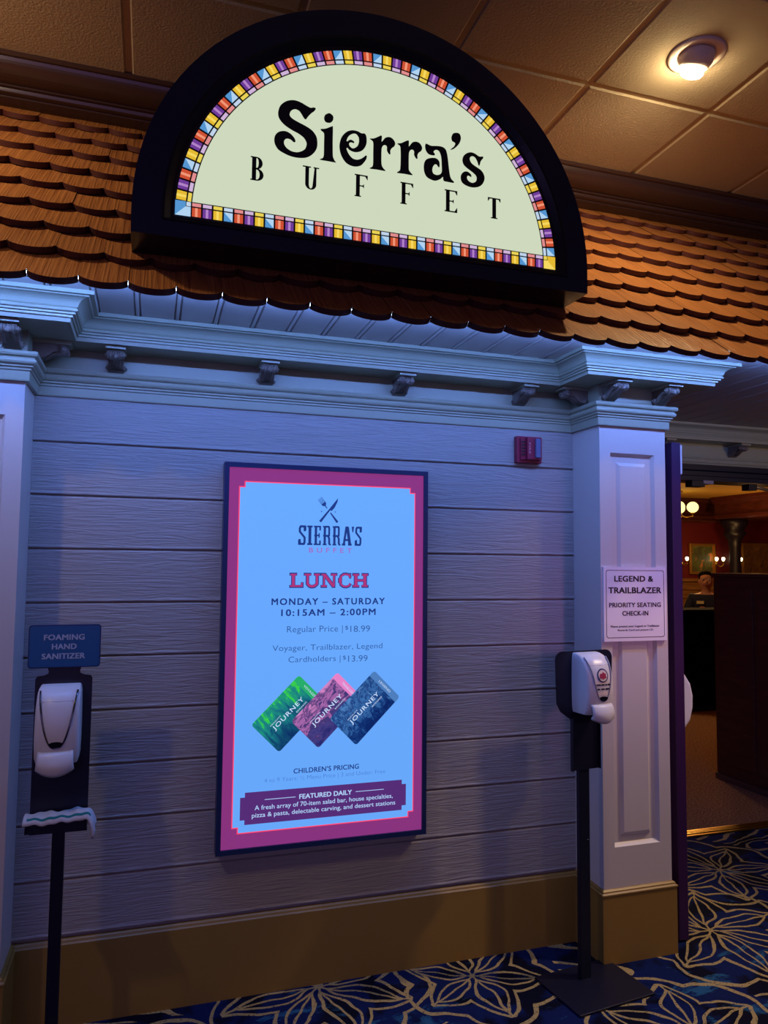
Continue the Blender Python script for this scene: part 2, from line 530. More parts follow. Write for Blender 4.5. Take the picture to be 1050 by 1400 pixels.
def pilaster(name, x0, x1, yb, panel):
    p = MB()
    yf = -PD
    px0, px1, pz0, pz1 = panel
    w = 0.020
    # front face with a sunk moulding around a raised field
    R = [(x0, x1, 0.0, SOFF, 0.0), (px0, px1, pz0, pz1, 0.0), (px0 + 0.010, px1 - 0.010, pz0 + 0.012, pz1 - 0.012, 0.014), (px0 + 0.034, px1 - 0.034, pz0 + 0.036, pz1 - 0.036, 0.014), (px0 + 0.046, px1 - 0.046, pz0 + 0.05, pz1 - 0.05, 0.004)]
    v = []
    for a, b, c, d, dy in R:
        v += [(a, yf + dy, c), (b, yf + dy, c), (b, yf + dy, d), (a, yf + dy, d)]
    f = []
    for k in range(len(R) - 1):
        for i in range(4):
            j = (i + 1) % 4
            f.append((k * 4 + i, k * 4 + j, k * 4 + 4 + j, k * 4 + 4 + i))
    f.append(tuple(range(len(v) - 4, len(v))))
    p.add(v, f, PAINT)
    p.add([(x0, yf, 0), (x0, yb, 0), (x0, yb, SOFF), (x0, yf, SOFF)], [(0, 1, 2, 3)], PAINT)
    p.add([(x1, yf, 0), (x1, yb, 0), (x1, yb, SOFF), (x1, yf, SOFF)], [(3, 2, 1, 0)], PAINT)
    return structure(p.build(name))
pilaster('pilaster_right', XR, XE, 0.86, (1.712, 1.916, 0.418, 1.925))
pilaster('pilaster_left', XL - PW, XL, 0.05, (XL - PW + 0.049, XL - 0.052, 0.418, 1.925))
for nm, path in (('baseboard_right', [(XR, 0.0), (XR, -PD), (XE, -PD), (XE, 0.84)]), ('baseboard_left', [(XL - 0.6, -PD), (XL, -PD), (XL, 0)])):
    q = MB()
    q.extrude([(0, 0), (0.013, 0), (0.013, 0.246), (0.016, 0.249), (0.016, 0.254), (0.010, 0.258), (0.009, 0.263), (0.003, 0.268), (0, 0.269)], path, BASE)
    structure(q.build(nm))

# entablature running round wall, pilasters and the recessed entrance
YR = 0.84
path = [(XL - 0.6, -PD), (XL, -PD), (XL, 0), (XR, 0), (XR, -PD), (XE, -PD), (XE, YR), (5.2, YR)]
crown = [(0, 2.193), (0.122, 2.193), (0.134, 2.190), (0.136, 2.203), (0.142, 2.203), (0.142, 2.210), (0.149, 2.211), (0.149, 2.217)]
crown += [(0.152 + 0.005 * math.sin(a), 2.2215 - 0.0045 * math.cos(a)) for a in (0.2, 1.0, 1.8, 2.6)]
crown += [(0.152, 2.228), (0.156, 2.231)]
crown += [(0.158 + 0.030 * (1 - math.cos(t * PI / 2 / 6)), 2.233 + 0.022 * math.sin(t * PI / 2 / 6)) for t in range(1, 7)]
crown += [(0.190, 2.258), (0.203, 2.258), (0.203, 2.270), (0.0, 2.270)]
c = MB(); c.extrude(crown, path, TRIM)
structure(c.build('trim_cornice'), 'painted crown cornice under the beadboard soffit')
bed = [(0, 2.030), (0.012, 2.030), (0.013, 2.034), (0.013, 2.060), (0.017, 2.063), (0.017, 2.069), (0.023, 2.072), (0.023, 2.077)]
bed += [(0.024 + 0.009 * math.sin(a), 2.088 - 0.010 * math.cos(a)) for a in (0.3, 0.9, 1.5, 2.1, 2.7)]
bed += [(0.028, 2.100), (0.036, 2.104), (0.038, 2.110), (0.036, 2.117), (0.030, 2.120), (0.002, 2.122), (0.002, 2.195)]
c = MB(); c.extrude(bed, path, TRIM)
structure(c.build('trim_bed_mould'), 'stepped moulding band below the painted frieze')
# recessed entrance: wall over the door, jamb, blue-black header
rw = MB()
rw.box((XE, YR, 2.05), (5.2, YR + 0.1, SOFF), TRIM)
rw.box((4.02, YR, 0), (5.2, YR + 0.1, 2.06), PAINT)
structure(rw.build('wall_entrance'))
hd = MB()
hd.extrude([(0.0, 1.975), (0.03, 1.975), (0.03, 2.0), (0.022, 2.005), (0.022, 2.03), (0.035, 2.036), (0.035, 2.066), (0, 2.066)], [(XE, YR), (4.02, YR)], NAVY)
hd.box((XE, YR, 1.975), (4.02, YR + 0.12, 2.05), NAVY)
hd.box((XE, YR - 0.03, 0), (XE + 0.07, YR + 0.12, 2.0), NAVY)
hd.box((3.95, YR - 0.03, 0), (4.02, YR + 0.12, 2.0), NAVY)
structure(hd.build('trim_door_frame'), 'blue-black frame around the dining room doorway')

# beadboard soffit
pr = []
x = -1.2
xs0 = -0.058 - 0.1218 * 9
while xs0 < 5.2:
    pr += [(xs0 + 0.004, 0), (xs0 + 0.007, 0.007), (xs0 + 0.010, 0), (xs0 + 0.018, -0.002), (xs0 + 0.022, 0.007), (xs0 + 0.026, 0)]
    xs0 += 0.1218
s = MB()
n = len(pr)
s.add([(a - 0.015, -0.512, SOFF + b) for a, b in pr] + [(a - 0.015, YR + 0.05, SOFF + b) for a, b in pr], [(i, n + i, n + i + 1, i + 1) for i in range(n - 1)], SOFFIT)
structure(s.build('ceiling_soffit'))

# ceiling tiles on a T-bar grid
ct = MB()
T = 0.581
for i in range(-7, 8):
    for j in range(-11, 2):
        x0 = 1.610 + i * T; y0 = -0.228 + j * T
        g = 0.011
        if y0 > 0.45: continue
        y1 = min(y0 + T, 0.55)
        z = CEIL
        v = [(x0 + g, y0 + g, z + .006), (x0 + T - g, y0 + g, z + .006), (x0 + T - g, y1 - g, z + .006), (x0 + g, y1 - g, z + .006)]
        h = g + 0.007
        v += [(x0 + h, y0 + h, z), (x0 + T - h, y0 + h, z), (x0 + T - h, y1 - h, z), (x0 + h, y1 - h, z)]
        ct.add(v, [(4, 5, 6, 7), (0, 1, 5, 4), (1, 2, 6, 5), (2, 3, 7, 6), (3, 0, 4, 7)], TILE)
ct.add([(-3, -7, CEIL + .006), (7, -7, CEIL + .006), (7, 0.6, CEIL + .006), (-3, 0.6, CEIL + .006)], [(0, 1, 2, 3)], TBAR)
structure(ct.build('ceiling'))
cr = MB()
def arcp(cy, cz, r, a0, a1, k=6):
    return [(cy + r * math.cos(a0 + (a1 - a0) * i / k), cz + r * math.sin(a0 + (a1 - a0) * i / k)) for i in range(k + 1)]
cp = [(0.283, 3.392), (0.283, 3.380), (0.290, 3.376), (0.300, 3.375)] + [(0.303 + 0.085 * (1 - math.cos(t * PI / 16)), 3.373 - 0.047 * math.sin(t * PI / 16)) for t in range(1, 9)] + [(0.398, 3.326), (0.398, 3.319), (0.412, 3.318)] + [(0.420 - 0.006 * math.cos(a), 3.311 - 0.006 * math.sin(a)) for a in (0, 0.8, 1.6)] + [(0.440, 3.303), (0.440, 3.297), (0.470, 3.290), (0.520, 3.286), (0.52, 3.392)]
n = len(cp)
cr.add([(-3, a, b) for a, b in cp] + [(6, a, b) for a, b in cp], [(i, i + 1, n + i + 1, n + i) for i in range(n - 1)], CROWN)
structure(cr.build('trim_ceiling_crown'), 'dark crown moulding where the shingles meet the ceiling')

# ================================================================== SHINGLED ROOF
EX_Y, EX_Z, SW = 0.1209, 0.1224, 0.1293
roof = empty('shingle_roof', (0, -0.5325, 2.262))
tag(roof, 'brown wooden mansard roof of scalloped shingles either side of the arched sign', 'roof')
offs = [0.39, 0.82, 0.40, 0.92, 0.55, 0.10, 0.53, 0.95, 0.36]
nrm = Vector((0, -EX_Z, EX_Y)).normalized()
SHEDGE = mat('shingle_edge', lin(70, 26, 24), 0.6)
for i, of in enumerate(offs):
    mb = MB()
    k0 = int(-1.3 / SW) - 1
    k1 = int(4.6 / SW)
    for k in range(k0, k1):
        xa = (k + of) * SW; w = SW
        rnd = random.Random(i * 1000 + k)
        lift = rnd.uniform(-0.0015, 0.0015); dd = rnd.uniform(-0.002, 0.002)
        m_ = 12
        bot = []
        for j in range(m_ + 1):
            t = j / m_
            dip = 0.225 * (max(0.0, 1 - abs(2 * t - 1) ** 2.0)) ** 0.72
            bot.append((xa + t * w * 0.994, -dip + (dd if 0 < j < m_ else 0)))
        def P(x, t, th):
            o = -0.022 * t - th + lift
            return (x, t * EX_Y + nrm.y * o, t * EX_Z + nrm.z * o)
        top = [(a, 1.12) for a, _ in bot]
        N = m_ + 1
        v = [P(a, t, 0) for a, t in bot] + [P(a, t, 0) for a, t in top] + [P(a, t, 0.020) for a, t in bot]
        mb.add(v, [(j, j + 1, N + j + 1, N + j) for j in range(m_)], SHINGLE)
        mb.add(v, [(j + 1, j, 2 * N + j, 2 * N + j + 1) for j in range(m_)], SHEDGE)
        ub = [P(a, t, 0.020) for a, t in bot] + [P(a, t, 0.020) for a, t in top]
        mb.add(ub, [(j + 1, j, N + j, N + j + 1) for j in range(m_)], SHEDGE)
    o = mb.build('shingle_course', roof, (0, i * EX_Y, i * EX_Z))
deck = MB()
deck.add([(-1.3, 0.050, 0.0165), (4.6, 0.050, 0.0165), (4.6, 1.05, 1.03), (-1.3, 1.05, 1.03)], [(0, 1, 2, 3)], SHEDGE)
deck.build('roof_deck', roof)

# LED tape behind the eave
ls = empty('led_strip', (1.0, -0.505, 2.2665))
tag(ls, 'blue glowing LED strip tucked behind the scalloped roof edge', 'light strip')
h = MB(); h.box((-2.1, 0.004, 0.0), (2.1, 0.010, 0.0035), WHITE); h.build('strip_channel', ls)
LEDM = glow('led_diode', 150, 195, 255, 40.0)
for k in range(31):
    xx = -1.35 + k * SW - (-0.3378 % SW) * 0 + 0.012
    xx = (-0.3378 - 8 * SW + k * SW) - 1.0
    if xx < -2.08 or xx > 2.08: continue
    d = MB(); d.ball((0, 0, 0), (0.006, 0.004, 0.003), LEDM, 10, 6); d.build('diode', ls, (xx, -0.004, -0.004))

# ================================================================== ARCHED SIGN
SX, SZ, SR, SB, SY = 0.672, 2.502, 0.751, 2.424, -0.490
SK = 0.9816
SPOS = Vector((0.6596, -0.530, 2.4067))
def arch(cx, cz, r, zb, k=64):
    return [(cx - r, zb), (cx + r, zb)] + [(cx + r * math.cos(PI * i / k), cz + r * math.sin(PI * i / k)) for i in range(k + 1)]
sign = empty('arched_sign', SPOS)
tag(sign, 'black half-round lightbox sign with stained glass edging mounted on the shingle roof', 'sign')
TO = Matrix.Scale(SK, 4) @ Matrix.Translation((-SX, -SY, -SB))
BLUEB = mat('sign_black', lin(26, 30, 54), 0.30, 0, 0.5)
oa = arch(SX, SZ, SR, SB)
ia = arch(SX, SZ, 0.668, 2.472)
def roofy(x, z): return max(-0.30, -0.5325 + (z - 2.262) / 1.0124 + 0.004)
fr = MB()
n = len(oa)
fr.add([(x, SY, z) for x, z in oa] + [(x, SY, z) for x, z in ia] , [(i, (i + 1) % n, n + (i + 1) % n, n + i) for i in range(n)], BLUEB, mtx=TO)
sa = [(SK * (x - SX), SK * (z - SB)) for x, z in oa]
fr.add([(x, 0, z) for x, z in sa] + [(x, roofy(x, SPOS.z + z) - SPOS.y, z) for x, z in sa], [(i, n + i, n + (i + 1) % n, (i + 1) % n) for i in range(n)], BLUEB)
fr.build('cabinet', sign)
ib = arch(SX, SZ - 0.001, 0.642, 2.486)
ic = arch(SX, SZ - 0.003, 0.633, 2.494)
bz = MB()
bz.add([(x, SY - 0.004, z) for x, z in ia] + [(x, SY - 0.004, z) for x, z in arch(SX, SZ, 0.660, 2.477)] + [(x, SY + 0.012, z) for x, z in ib] + [(x, SY + 0.014, z) for x, z in ic], [(k * n + i, k * n + (i + 1) % n, (k + 1) * n + (i + 1) % n, (k + 1) * n + i) for k in range(3) for i in range(n)], BLACKG, mtx=TO)
bz.build('retainer_rim', sign)
PX, PZ, PR = 0.672, 2.497, 0.632
lp = MB(); lp.flat(arch(PX, PZ, PR + 0.006, PZ - 0.006), -0.477, BLACKM, TO)
lp.build('glass_leading', sign)
cream = MB()
CREAM = glow('sign_cream_panel', 205, 216, 188)
cb = 2.497 + 0.0455; r_in = 0.5845
za = math.asin((cb - PZ) / r_in)
cream.flat([(PX + r_in * math.cos(za + (PI - 2 * za) * i / 64), PZ + r_in * math.sin(za + (PI - 2 * za) * i / 64)) for i in range(65)], -0.4785, CREAM, TO)
cream.build('cream_panel', sign)
GC = {'Y': ((226, 184, 50), (244, 214, 96), (232, 208, 84)), 'P': ((110, 60, 150), (176, 130, 196), (206, 178, 214)), 'R': ((204, 80, 50), (238, 150, 118), (224, 140, 140)), 'B': ((84, 148, 206), (176, 210, 238), (190, 210, 232))}
GM = {k: tuple(glow('glass_%s_%d' % ({'Y': 'yellow', 'P': 'purple', 'R': 'red', 'B': 'blue'}[k], i), *c) for i, c in enumerate(v)) for k, v in GC.items()}
gl = MB()
def piece(fn, key, u0, u1):
    """fn(u,v): v=0 outer edge, v=1 inner edge"""
    A, B, C = GM[key]
    g = 0.085 * (u1 - u0)
    a, b = u0 + g, u1 - g
    def q(a, b, v0, v1, m_, y): gl.flat([fn(a, v0), fn(b, v0), fn(b, v1), fn(a, v1)], y, m_, TO)
    q(a, b, 0.03, 0.62, A, -0.4790)
    w = b - a
    if key == 'B':
        gl.flat([fn(a, 0.62), fn(b, 0.62), fn(b, 0.03)], -0.4794, B, TO)
    else:
        q(a + .34 * w, a + .62 * w, 0.03, 0.62, B, -0.4794)
    q(a, b, 0.71, 0.93, C, -0.4790)
seq = 'YPRB'
NA = 56
a0, a1 = PI - 0.072, 0.072
def farc(u, v):
    a = a0 + (a1 - a0) * u
    r = PR - v * (PR - r_in)
    return (PX + r * math.cos(a), PZ + r * math.sin(a))
for k in range(NA):
    piece(farc, seq[k % 4], k / NA, (k + 1) / NA)
NB = 38
bx0, bx1 = PX - PR + 0.047, PX + PR - 0.047
def fbot(u, v): return (bx0 + (bx1 - bx0) * u, PZ + v * 0.0455)
for k in range(NB):
    piece(fbot, 'RPYB'[k % 4], k / NB, (k + 1) / NB)
for sgn, key in ((-1, 'B'), (1, 'Y')):
    xo, xi, xm = PX + sgn * (PR - .001), PX + sgn * (PR - 0.0455), PX + sgn * (PR - 0.031)
    A, B, C = GM[key]
    gl.flat([(xo, PZ), (xi, PZ), (xi, PZ + .029), (xm, PZ + .029), (xm, PZ + .0445), (xo, PZ + .0445)], -0.479, A, TO)
    gl.flat([(xo, PZ), (xi, PZ), (xi, PZ + .029), (xm, PZ + .029)], -0.4793, B, TO)
    gl.flat([(xm - sgn * .002, PZ + .031), (xi, PZ + .031), (xi, PZ + .0435), (xm - sgn * .002, PZ + .0435)], -0.479, C, TO)
gl.build('stained_glass_border', sign)
LETTER = mat('sign_letter_black', lin(16, 24, 26), 0.5)
GLYPHS=[
[(4550,29030),(4480,29050),(4390,29020),(4280,29050),(4080,29130),(3890,29160),(3730,29130),(3580,29050),(3440,28900),(3380,28720),(3380,28560),(3440,28430),(3580,28300),(3790,28190),(4030,28100),(4190,28000),(4270,27870),(4270,27760),(4220,27640),(4100,27550),(3960,27500),(3800,27510),(3660,27580),(3580,27690),(3580,27800),(3640,27870),(3720,27880),(3790,27860),(3860,27810),(3910,27810),(3930,27850),(3900,27930),(3830,28010),(3750,28070),(3630,28110),(3490,28090),(3370,28020),(3290,27900),(3270,27760),(3300,27620),(3400,27480),(3590,27390),(3840,27330),(4120,27340),(4330,27410),(4500,27560),(4600,27740),(4620,27940),(4580,28130),(4450,28290),(4260,28390),(4030,28470),(3830,28550),(3740,28630),(3740,28720),(3780,28800),(3860,28860),(3950,28870),(4040,28830),(4110,28740),(4170,28650),(4220,28610),(4260,28630),(4300,28700),(4390,28820),(4510,28940)],
[(5120,28830),(5110,28760),(5080,28710),(5030,28660),(4970,28640),(4910,28640),(4860,28660),(4830,28710),(4820,28770),(4830,28830),(4860,28890),(4910,28930),(4970,28960),(5020,28960),(5070,28930),(5110,28890)],
[(4710,28380),(4740,28400),(4880,28440),(5020,28520),(5080,28550),(5110,28530),(5110,28070),(5120,27630),(5140,27530),(5180,27450),(5220,27410),(5200,27390),(4970,27390),(4720,27390),(4720,27420),(4790,27460),(4820,27520),(4830,27620),(4830,27940),(4830,28230),(4800,28300),(4750,28330)],
[(6150,28520),(6040,28510),(5930,28550),(5800,28560),(5670,28530),(5530,28440),(5400,28270),(5340,28070),(5330,27890),(5380,27680),(5490,27500),(5630,27400),(5830,27370),(6020,27430),(6140,27560),(6220,27700),(6230,27790),(6190,27800),(6120,27730),(6010,27650),(5890,27610),(5760,27630),(5650,27730),(5590,27830),(5560,27910),(5590,27940),(5640,27890),(5760,27850),(5880,27850),(6030,27910),(6140,28020),(6210,28180),(6220,28330),(6200,28460)],
[(5770,28440),(5660,28370),(5590,28270),(5560,28170),(5590,28160),(5640,28210),(5710,28230),(5790,28200),(5810,28160),(5790,28130),(5750,28140),(5700,28140),(5650,28110),(5650,28040),(5700,27980),(5770,27960),(5840,27990),(5920,28070),(5960,28190),(5960,28320),(5920,28400),(5860,28450)],
[(6330,28390),(6460,28420),(6630,28520),(6690,28560),(6730,28530),(6720,28370),(6760,28400),(6840,28510),(6960,28560),(7070,28540),(7160,28450),(7180,28360),(7140,28270),(7070,28210),(7020,28120),(7020,28000),(6990,27980),(6950,28010),(6900,28100),(6900,28210),(6860,28260),(6790,28250),(6740,28180),(6720,28060),(6720,27690),(6740,27560),(6790,27480),(6850,27430),(6830,27400),(6570,27400),(6350,27390),(6340,27420),(6410,27470),(6440,27570),(6440,27920),(6440,28240),(6410,28320),(6350,28360)],
[(7260,28400),(7390,28440),(7550,28540),(7620,28570),(7650,28550),(7650,28380),(7680,28410),(7770,28530),(7890,28580),(8010,28560),(8090,28470),(8110,28380),(8070,28290),(8000,28230),(7950,28140),(7950,28020),(7920,28000),(7880,28030),(7830,28120),(7830,28230),(7790,28280),(7720,28270),(7670,28200),(7650,28080),(7650,27710),(7660,27580),(7720,27500),(7780,27450),(7750,27420),(7490,27420),(7270,27410),(7260,27440),(7330,27500),(7360,27590),(7370,27940),(7360,28260),(7330,28340),(7270,28370)],
[(8240,28580),(8300,28570),(8430,28540),(8620,28570),(8790,28580),(8920,28530),(8980,28410),(9020,28200),(9060,27870),(9100,27640),(9150,27530),(9240,27450),(9210,27410),(9020,27410),(8880,27420),(8850,27500),(8840,27550),(8750,27460),(8600,27380),(8460,27380),(8280,27450),(8190,27600),(8170,27810),(8210,27980),(8310,28080),(8480,28140),(8620,28140),(8710,28060),(8730,27940),(8710,27850),(8660,27880),(8620,27930),(8550,27920),(8490,27830),(8470,27720),(8500,27620),(8600,27580),(8720,27610),(8800,27710),(8800,27920),(8780,28210),(8720,28380),(8650,28430),(8570,28420),(8510,28350),(8560,28280),(8530,28230),(8450,28220),(8330,28240),(8240,28340),(8210,28480)],
[(9290,29150),(9420,29150),(9480,29050),(9470,28910),(9390,28750),(9240,28590),(9130,28530),(9120,28550),(9230,28660),(9280,28770),(9240,28810),(9170,28840),(9140,28950),(9190,29090)],
[(10280,28510),(10150,28490),(10000,28560),(9850,28580),(9700,28520),(9580,28400),(9540,28250),(9580,28110),(9700,28010),(9900,27900),(10030,27800),(10060,27690),(10020,27590),(9900,27530),(9770,27570),(9710,27650),(9720,27730),(9780,27750),(9850,27720),(9870,27770),(9820,27840),(9720,27890),(9600,27860),(9500,27750),(9480,27610),(9530,27480),(9670,27400),(9900,27370),(10130,27430),(10280,27560),(10350,27740),(10320,27900),(10210,28030),(10000,28130),(9870,28210),(9810,28320),(9830,28410),(9910,28450),(10000,28420),(10080,28300),(10130,28170),(10170,28190),(10210,28330),(10300,28460)]]

loops = [smooth_loop([(a / 10000, b / 10000) for a, b in g]) for g in GLYPHS]
for idx in ([0], [1], [2], [3, 4], [5], [6], [7], [8], [9]):
    V, F = poly_fill([loops[i] for i in idx], -0.481)
    script = MB(); script.add(V, F, LETTER, mtx=TO); script.build('script_letter', sign)
def serif(mb, ch, x0, x1, z0, z1, y, m_, th=0.30, mtx=None):
    W, H = x1 - x0, z1 - z0
    t = W * th; s_ = H * 0.055
    def b(a, c_, d, e): mb.flat([(x0 + a, z0 + d), (x0 + c_, z0 + d), (x0 + c_, z0 + e), (x0 + a, z0 + e)], y, m_, mtx)
    st = W * 0.16
    if ch == 'U':
        b(0, st * 2 + t * .6, H - s_, H); b(W - st * 2 - s_ * .3, W, H - s_, H)
        k = 10; r = (W - 2 * st) / 2; cx = W / 2
        outp = [(cx - r, H), (cx - r, r)] + [(cx - r * math.cos(PI * i / k), r - r * math.sin(PI * i / k)) for i in range(k + 1)] + [(cx + r, H)]
        P = [(x0 + a, z0 + max(c_, 0.0)) for a, c_ in outp]
        inn = [(cx - r + t * .75, H), (cx - r + t * .75, r)] + [(cx - (r - t * .75) * math.cos(PI * i / k), r - (r - s_) * math.sin(PI * i / k)) for i in range(k + 1)] + [(cx + r - t * .4, H)]
        Q = [(x0 + a, z0 + c_) for a, c_ in inn]
        for i in range(len(P) - 1):
            mb.flat([P[i], P[i + 1], Q[min(i + 1, len(Q) - 1)], Q[i]], y, m_, mtx)
        return
    if ch == 'T':
        b(W / 2 - t / 2, W / 2 + t / 2, 0, H); b(0, W, H - s_ * 1.1, H); b(W / 2 - W * .26, W / 2 + W * .26, 0, s_)
        for a in (0, W): 
            sg = 1 if a == 0 else -1
            mb.flat([(x0 + a, z1 - H * .18), (x0 + a + sg * W * .04, z1 - H * .18), (x0 + a + sg * W * .16, z1 - s_), (x0 + a, z1 - s_)], y, m_, mtx)
        return
    b(W * .1, W * .1 + t, 0, H); b(0, W * .5, 0, s_); b(0, W * .5, H - s_, H)
    if ch in 'FE':
        b(0, W, H - s_ * 1.1, H); b(W * .1, W * .72, H * .5 - s_ / 2, H * .5 + s_ / 2)
        mb.flat([(x1, z1 - s_), (x1 - W * .2, z1 - s_), (x1 - W * .04, z1 - H * .2), (x1, z1 - H * .2)], y, m_, mtx)
        mb.flat([(x0 + W * .72, z0 + H * .4), (x0 + W * .72, z0 + H * .6), (x0 + W * .56, z0 + H * .5)], y, m_, mtx)
        if ch == 'E':
            b(0, W, 0, s_ * 1.1)
            mb.flat([(x1, z0 + s_), (x1, z0 + H * .22), (x1 - W * .04, z0 + H * .22), (x1 - W * .22, z0 + s_)], y, m_, mtx)
    if ch == 'B':
        k = 8
        for zc, hh, rr in ((H * .745, H * .255, W * .40), (H * .26, H * .26, W * .48)):
            P = [(W * .45 + rr * math.cos(-PI / 2 + PI * i / k), zc + hh * math.sin(-PI / 2 + PI * i / k)) for i in range(k + 1)]
            Q = [(W * .45 + (rr - t * .95) * math.cos(-PI / 2 + PI * i / k), zc + (hh - s_) * math.sin(-PI / 2 + PI * i / k)) for i in range(k + 1)]
            for i in range(k):
                mb.flat([(x0 + a, z0 + c_) for a, c_ in (P[i], P[i + 1], Q[i + 1], Q[i])], y, m_, mtx)
            b(W * .1, W * .46, zc + hh - s_, zc + hh); b(W * .1, W * .46, zc - hh, zc - hh + s_)
for ch, q in (('B', (0.257, 0.300, 2.638, 2.713)), ('U', (0.417, 0.469, 2.638, 2.712)), ('F', (0.584, 0.627, 2.641, 2.714)), ('F', (0.737, 0.781, 2.641, 2.714)), ('E', (0.891, 0.936, 2.640, 2.715)), ('T', (1.047, 1.094, 2.642, 2.714))):
    sl = MB(); serif(sl, ch, *q, -0.481, LETTER, mtx=TO); sl.build('serif_letter', sign)

# ================================================================== DIGITAL MENU DISPLAY
DX, DZ, DY = 0.621, 0.492, -0.012
disp = empty('menu_display', (DX, DY, DZ))
tag(disp, 'tall lit digital lunch menu screen hung on the siding wall', 'screen')
TD = Matrix.Translation((-DX, -DY, -DZ))
FRM = mat('display_frame', lin(30, 50, 92), 0.35)
f = MB()
b0, b1 = [(0.2417, 0.4917), (1.0001, 0.4917), (1.0001, 1.8317), (0.2417, 1.8317)], [(0.2585, 0.5085), (0.9835, 0.5085), (0.9835, 1.8150), (0.2585, 1.8150)]
f.ring(b0, b1, -0.060, -0.012, FRM, TD)
f.box((0.25, -0.052, 0.50), (0.99, -0.012, 1.82), FRM, TD)
f.build('display_frame', disp)
S_MAG = glow('screen_magenta', 134, 50, 122); S_RED = glow('screen_red_line', 250, 70, 110); S_BLUE = glow('screen_white', 102, 166, 246)
S_NAVY = glow('screen_navy', 28, 56, 128); S_RASP = glow('screen_raspberry', 170, 52, 118); S_GREY = glow('screen_grey_blue', 44, 84, 150)
S_LITE = glow('screen_pale_text', 176, 206, 246); S_PLUM = glow('screen_plum', 84, 44, 116); S_FAINT = glow('screen_faint_text', 70, 124, 204)
S_LAV = glow('screen_lavender', 150, 110, 190)
y0 = -0.0525
def L(k): return y0 - 0.0004 * k
sc = MB()
sc.box((0.2585, y0, 0.5085), (0.9835, -0.050, 1.8150), S_MAG, TD)
sc.flat(notch_rect(0.293, 0.952, 0.556, 1.768, 0.019), L(1), S_RED, TD)
sc.flat(notch_rect(0.297, 0.948, 0.560, 1.764, 0.019), L(2), S_BLUE, TD)
screen = sc.build('screen', disp)
lg = MB()
# crossed fork and knife
def rot(pts, cx, cz, a):
    return [(cx + x * math.cos(a) - z * math.sin(a), cz + x * math.sin(a) + z * math.cos(a)) for x, z in pts]
cx, cz = 0.617, 1.672
knife = [(-0.0045, -0.052), (0.0045, -0.052), (0.0035, -0.008), (0.0035, 0.004), (0.009, 0.006), (0.010, 0.022), (0.005, 0.046), (-0.002, 0.058), (-0.0025, 0.0)]
lg.flat(rot(knife, cx, cz, -0.66), L(3), S_NAVY, TD)
fk = [(-0.0045, -0.052), (0.0045, -0.052), (0.002, -0.008), (-0.002, -0.008)]
lg.flat(rot(fk, cx + .001, cz - .001, 0.66), L(3), S_NAVY, TD)
lg.flat(rot([(-0.0015, 0.010), (0.0015, 0.010), (0.002, 0.022), (0.008, 0.026), (0.009, 0.034), (-0.009, 0.034), (-0.008, 0.026), (-0.002, 0.022)], cx, cz, 0.66), L(3), S_NAVY, TD)
for k in range(4):
    xx = -0.0075 + k * 0.005
    lg.flat(rot([(xx - 0.0013, 0.034), (xx + 0.0013, 0.034), (xx + 0.001, 0.056), (xx - 0.001, 0.056)], cx, cz, 0.66), L(3), S_GREY, TD)
for sx in (-0.027, 0.024):
    lg.flat([(cx + sx + 0.0035 * (1 if k % 2 == 0 else .4) * math.cos(k * PI / 4), cz - .004 + 0.0035 * (1 if k % 2 == 0 else .4) * math.sin(k * PI / 4)) for k in range(8)], L(3), S_NAVY, TD)
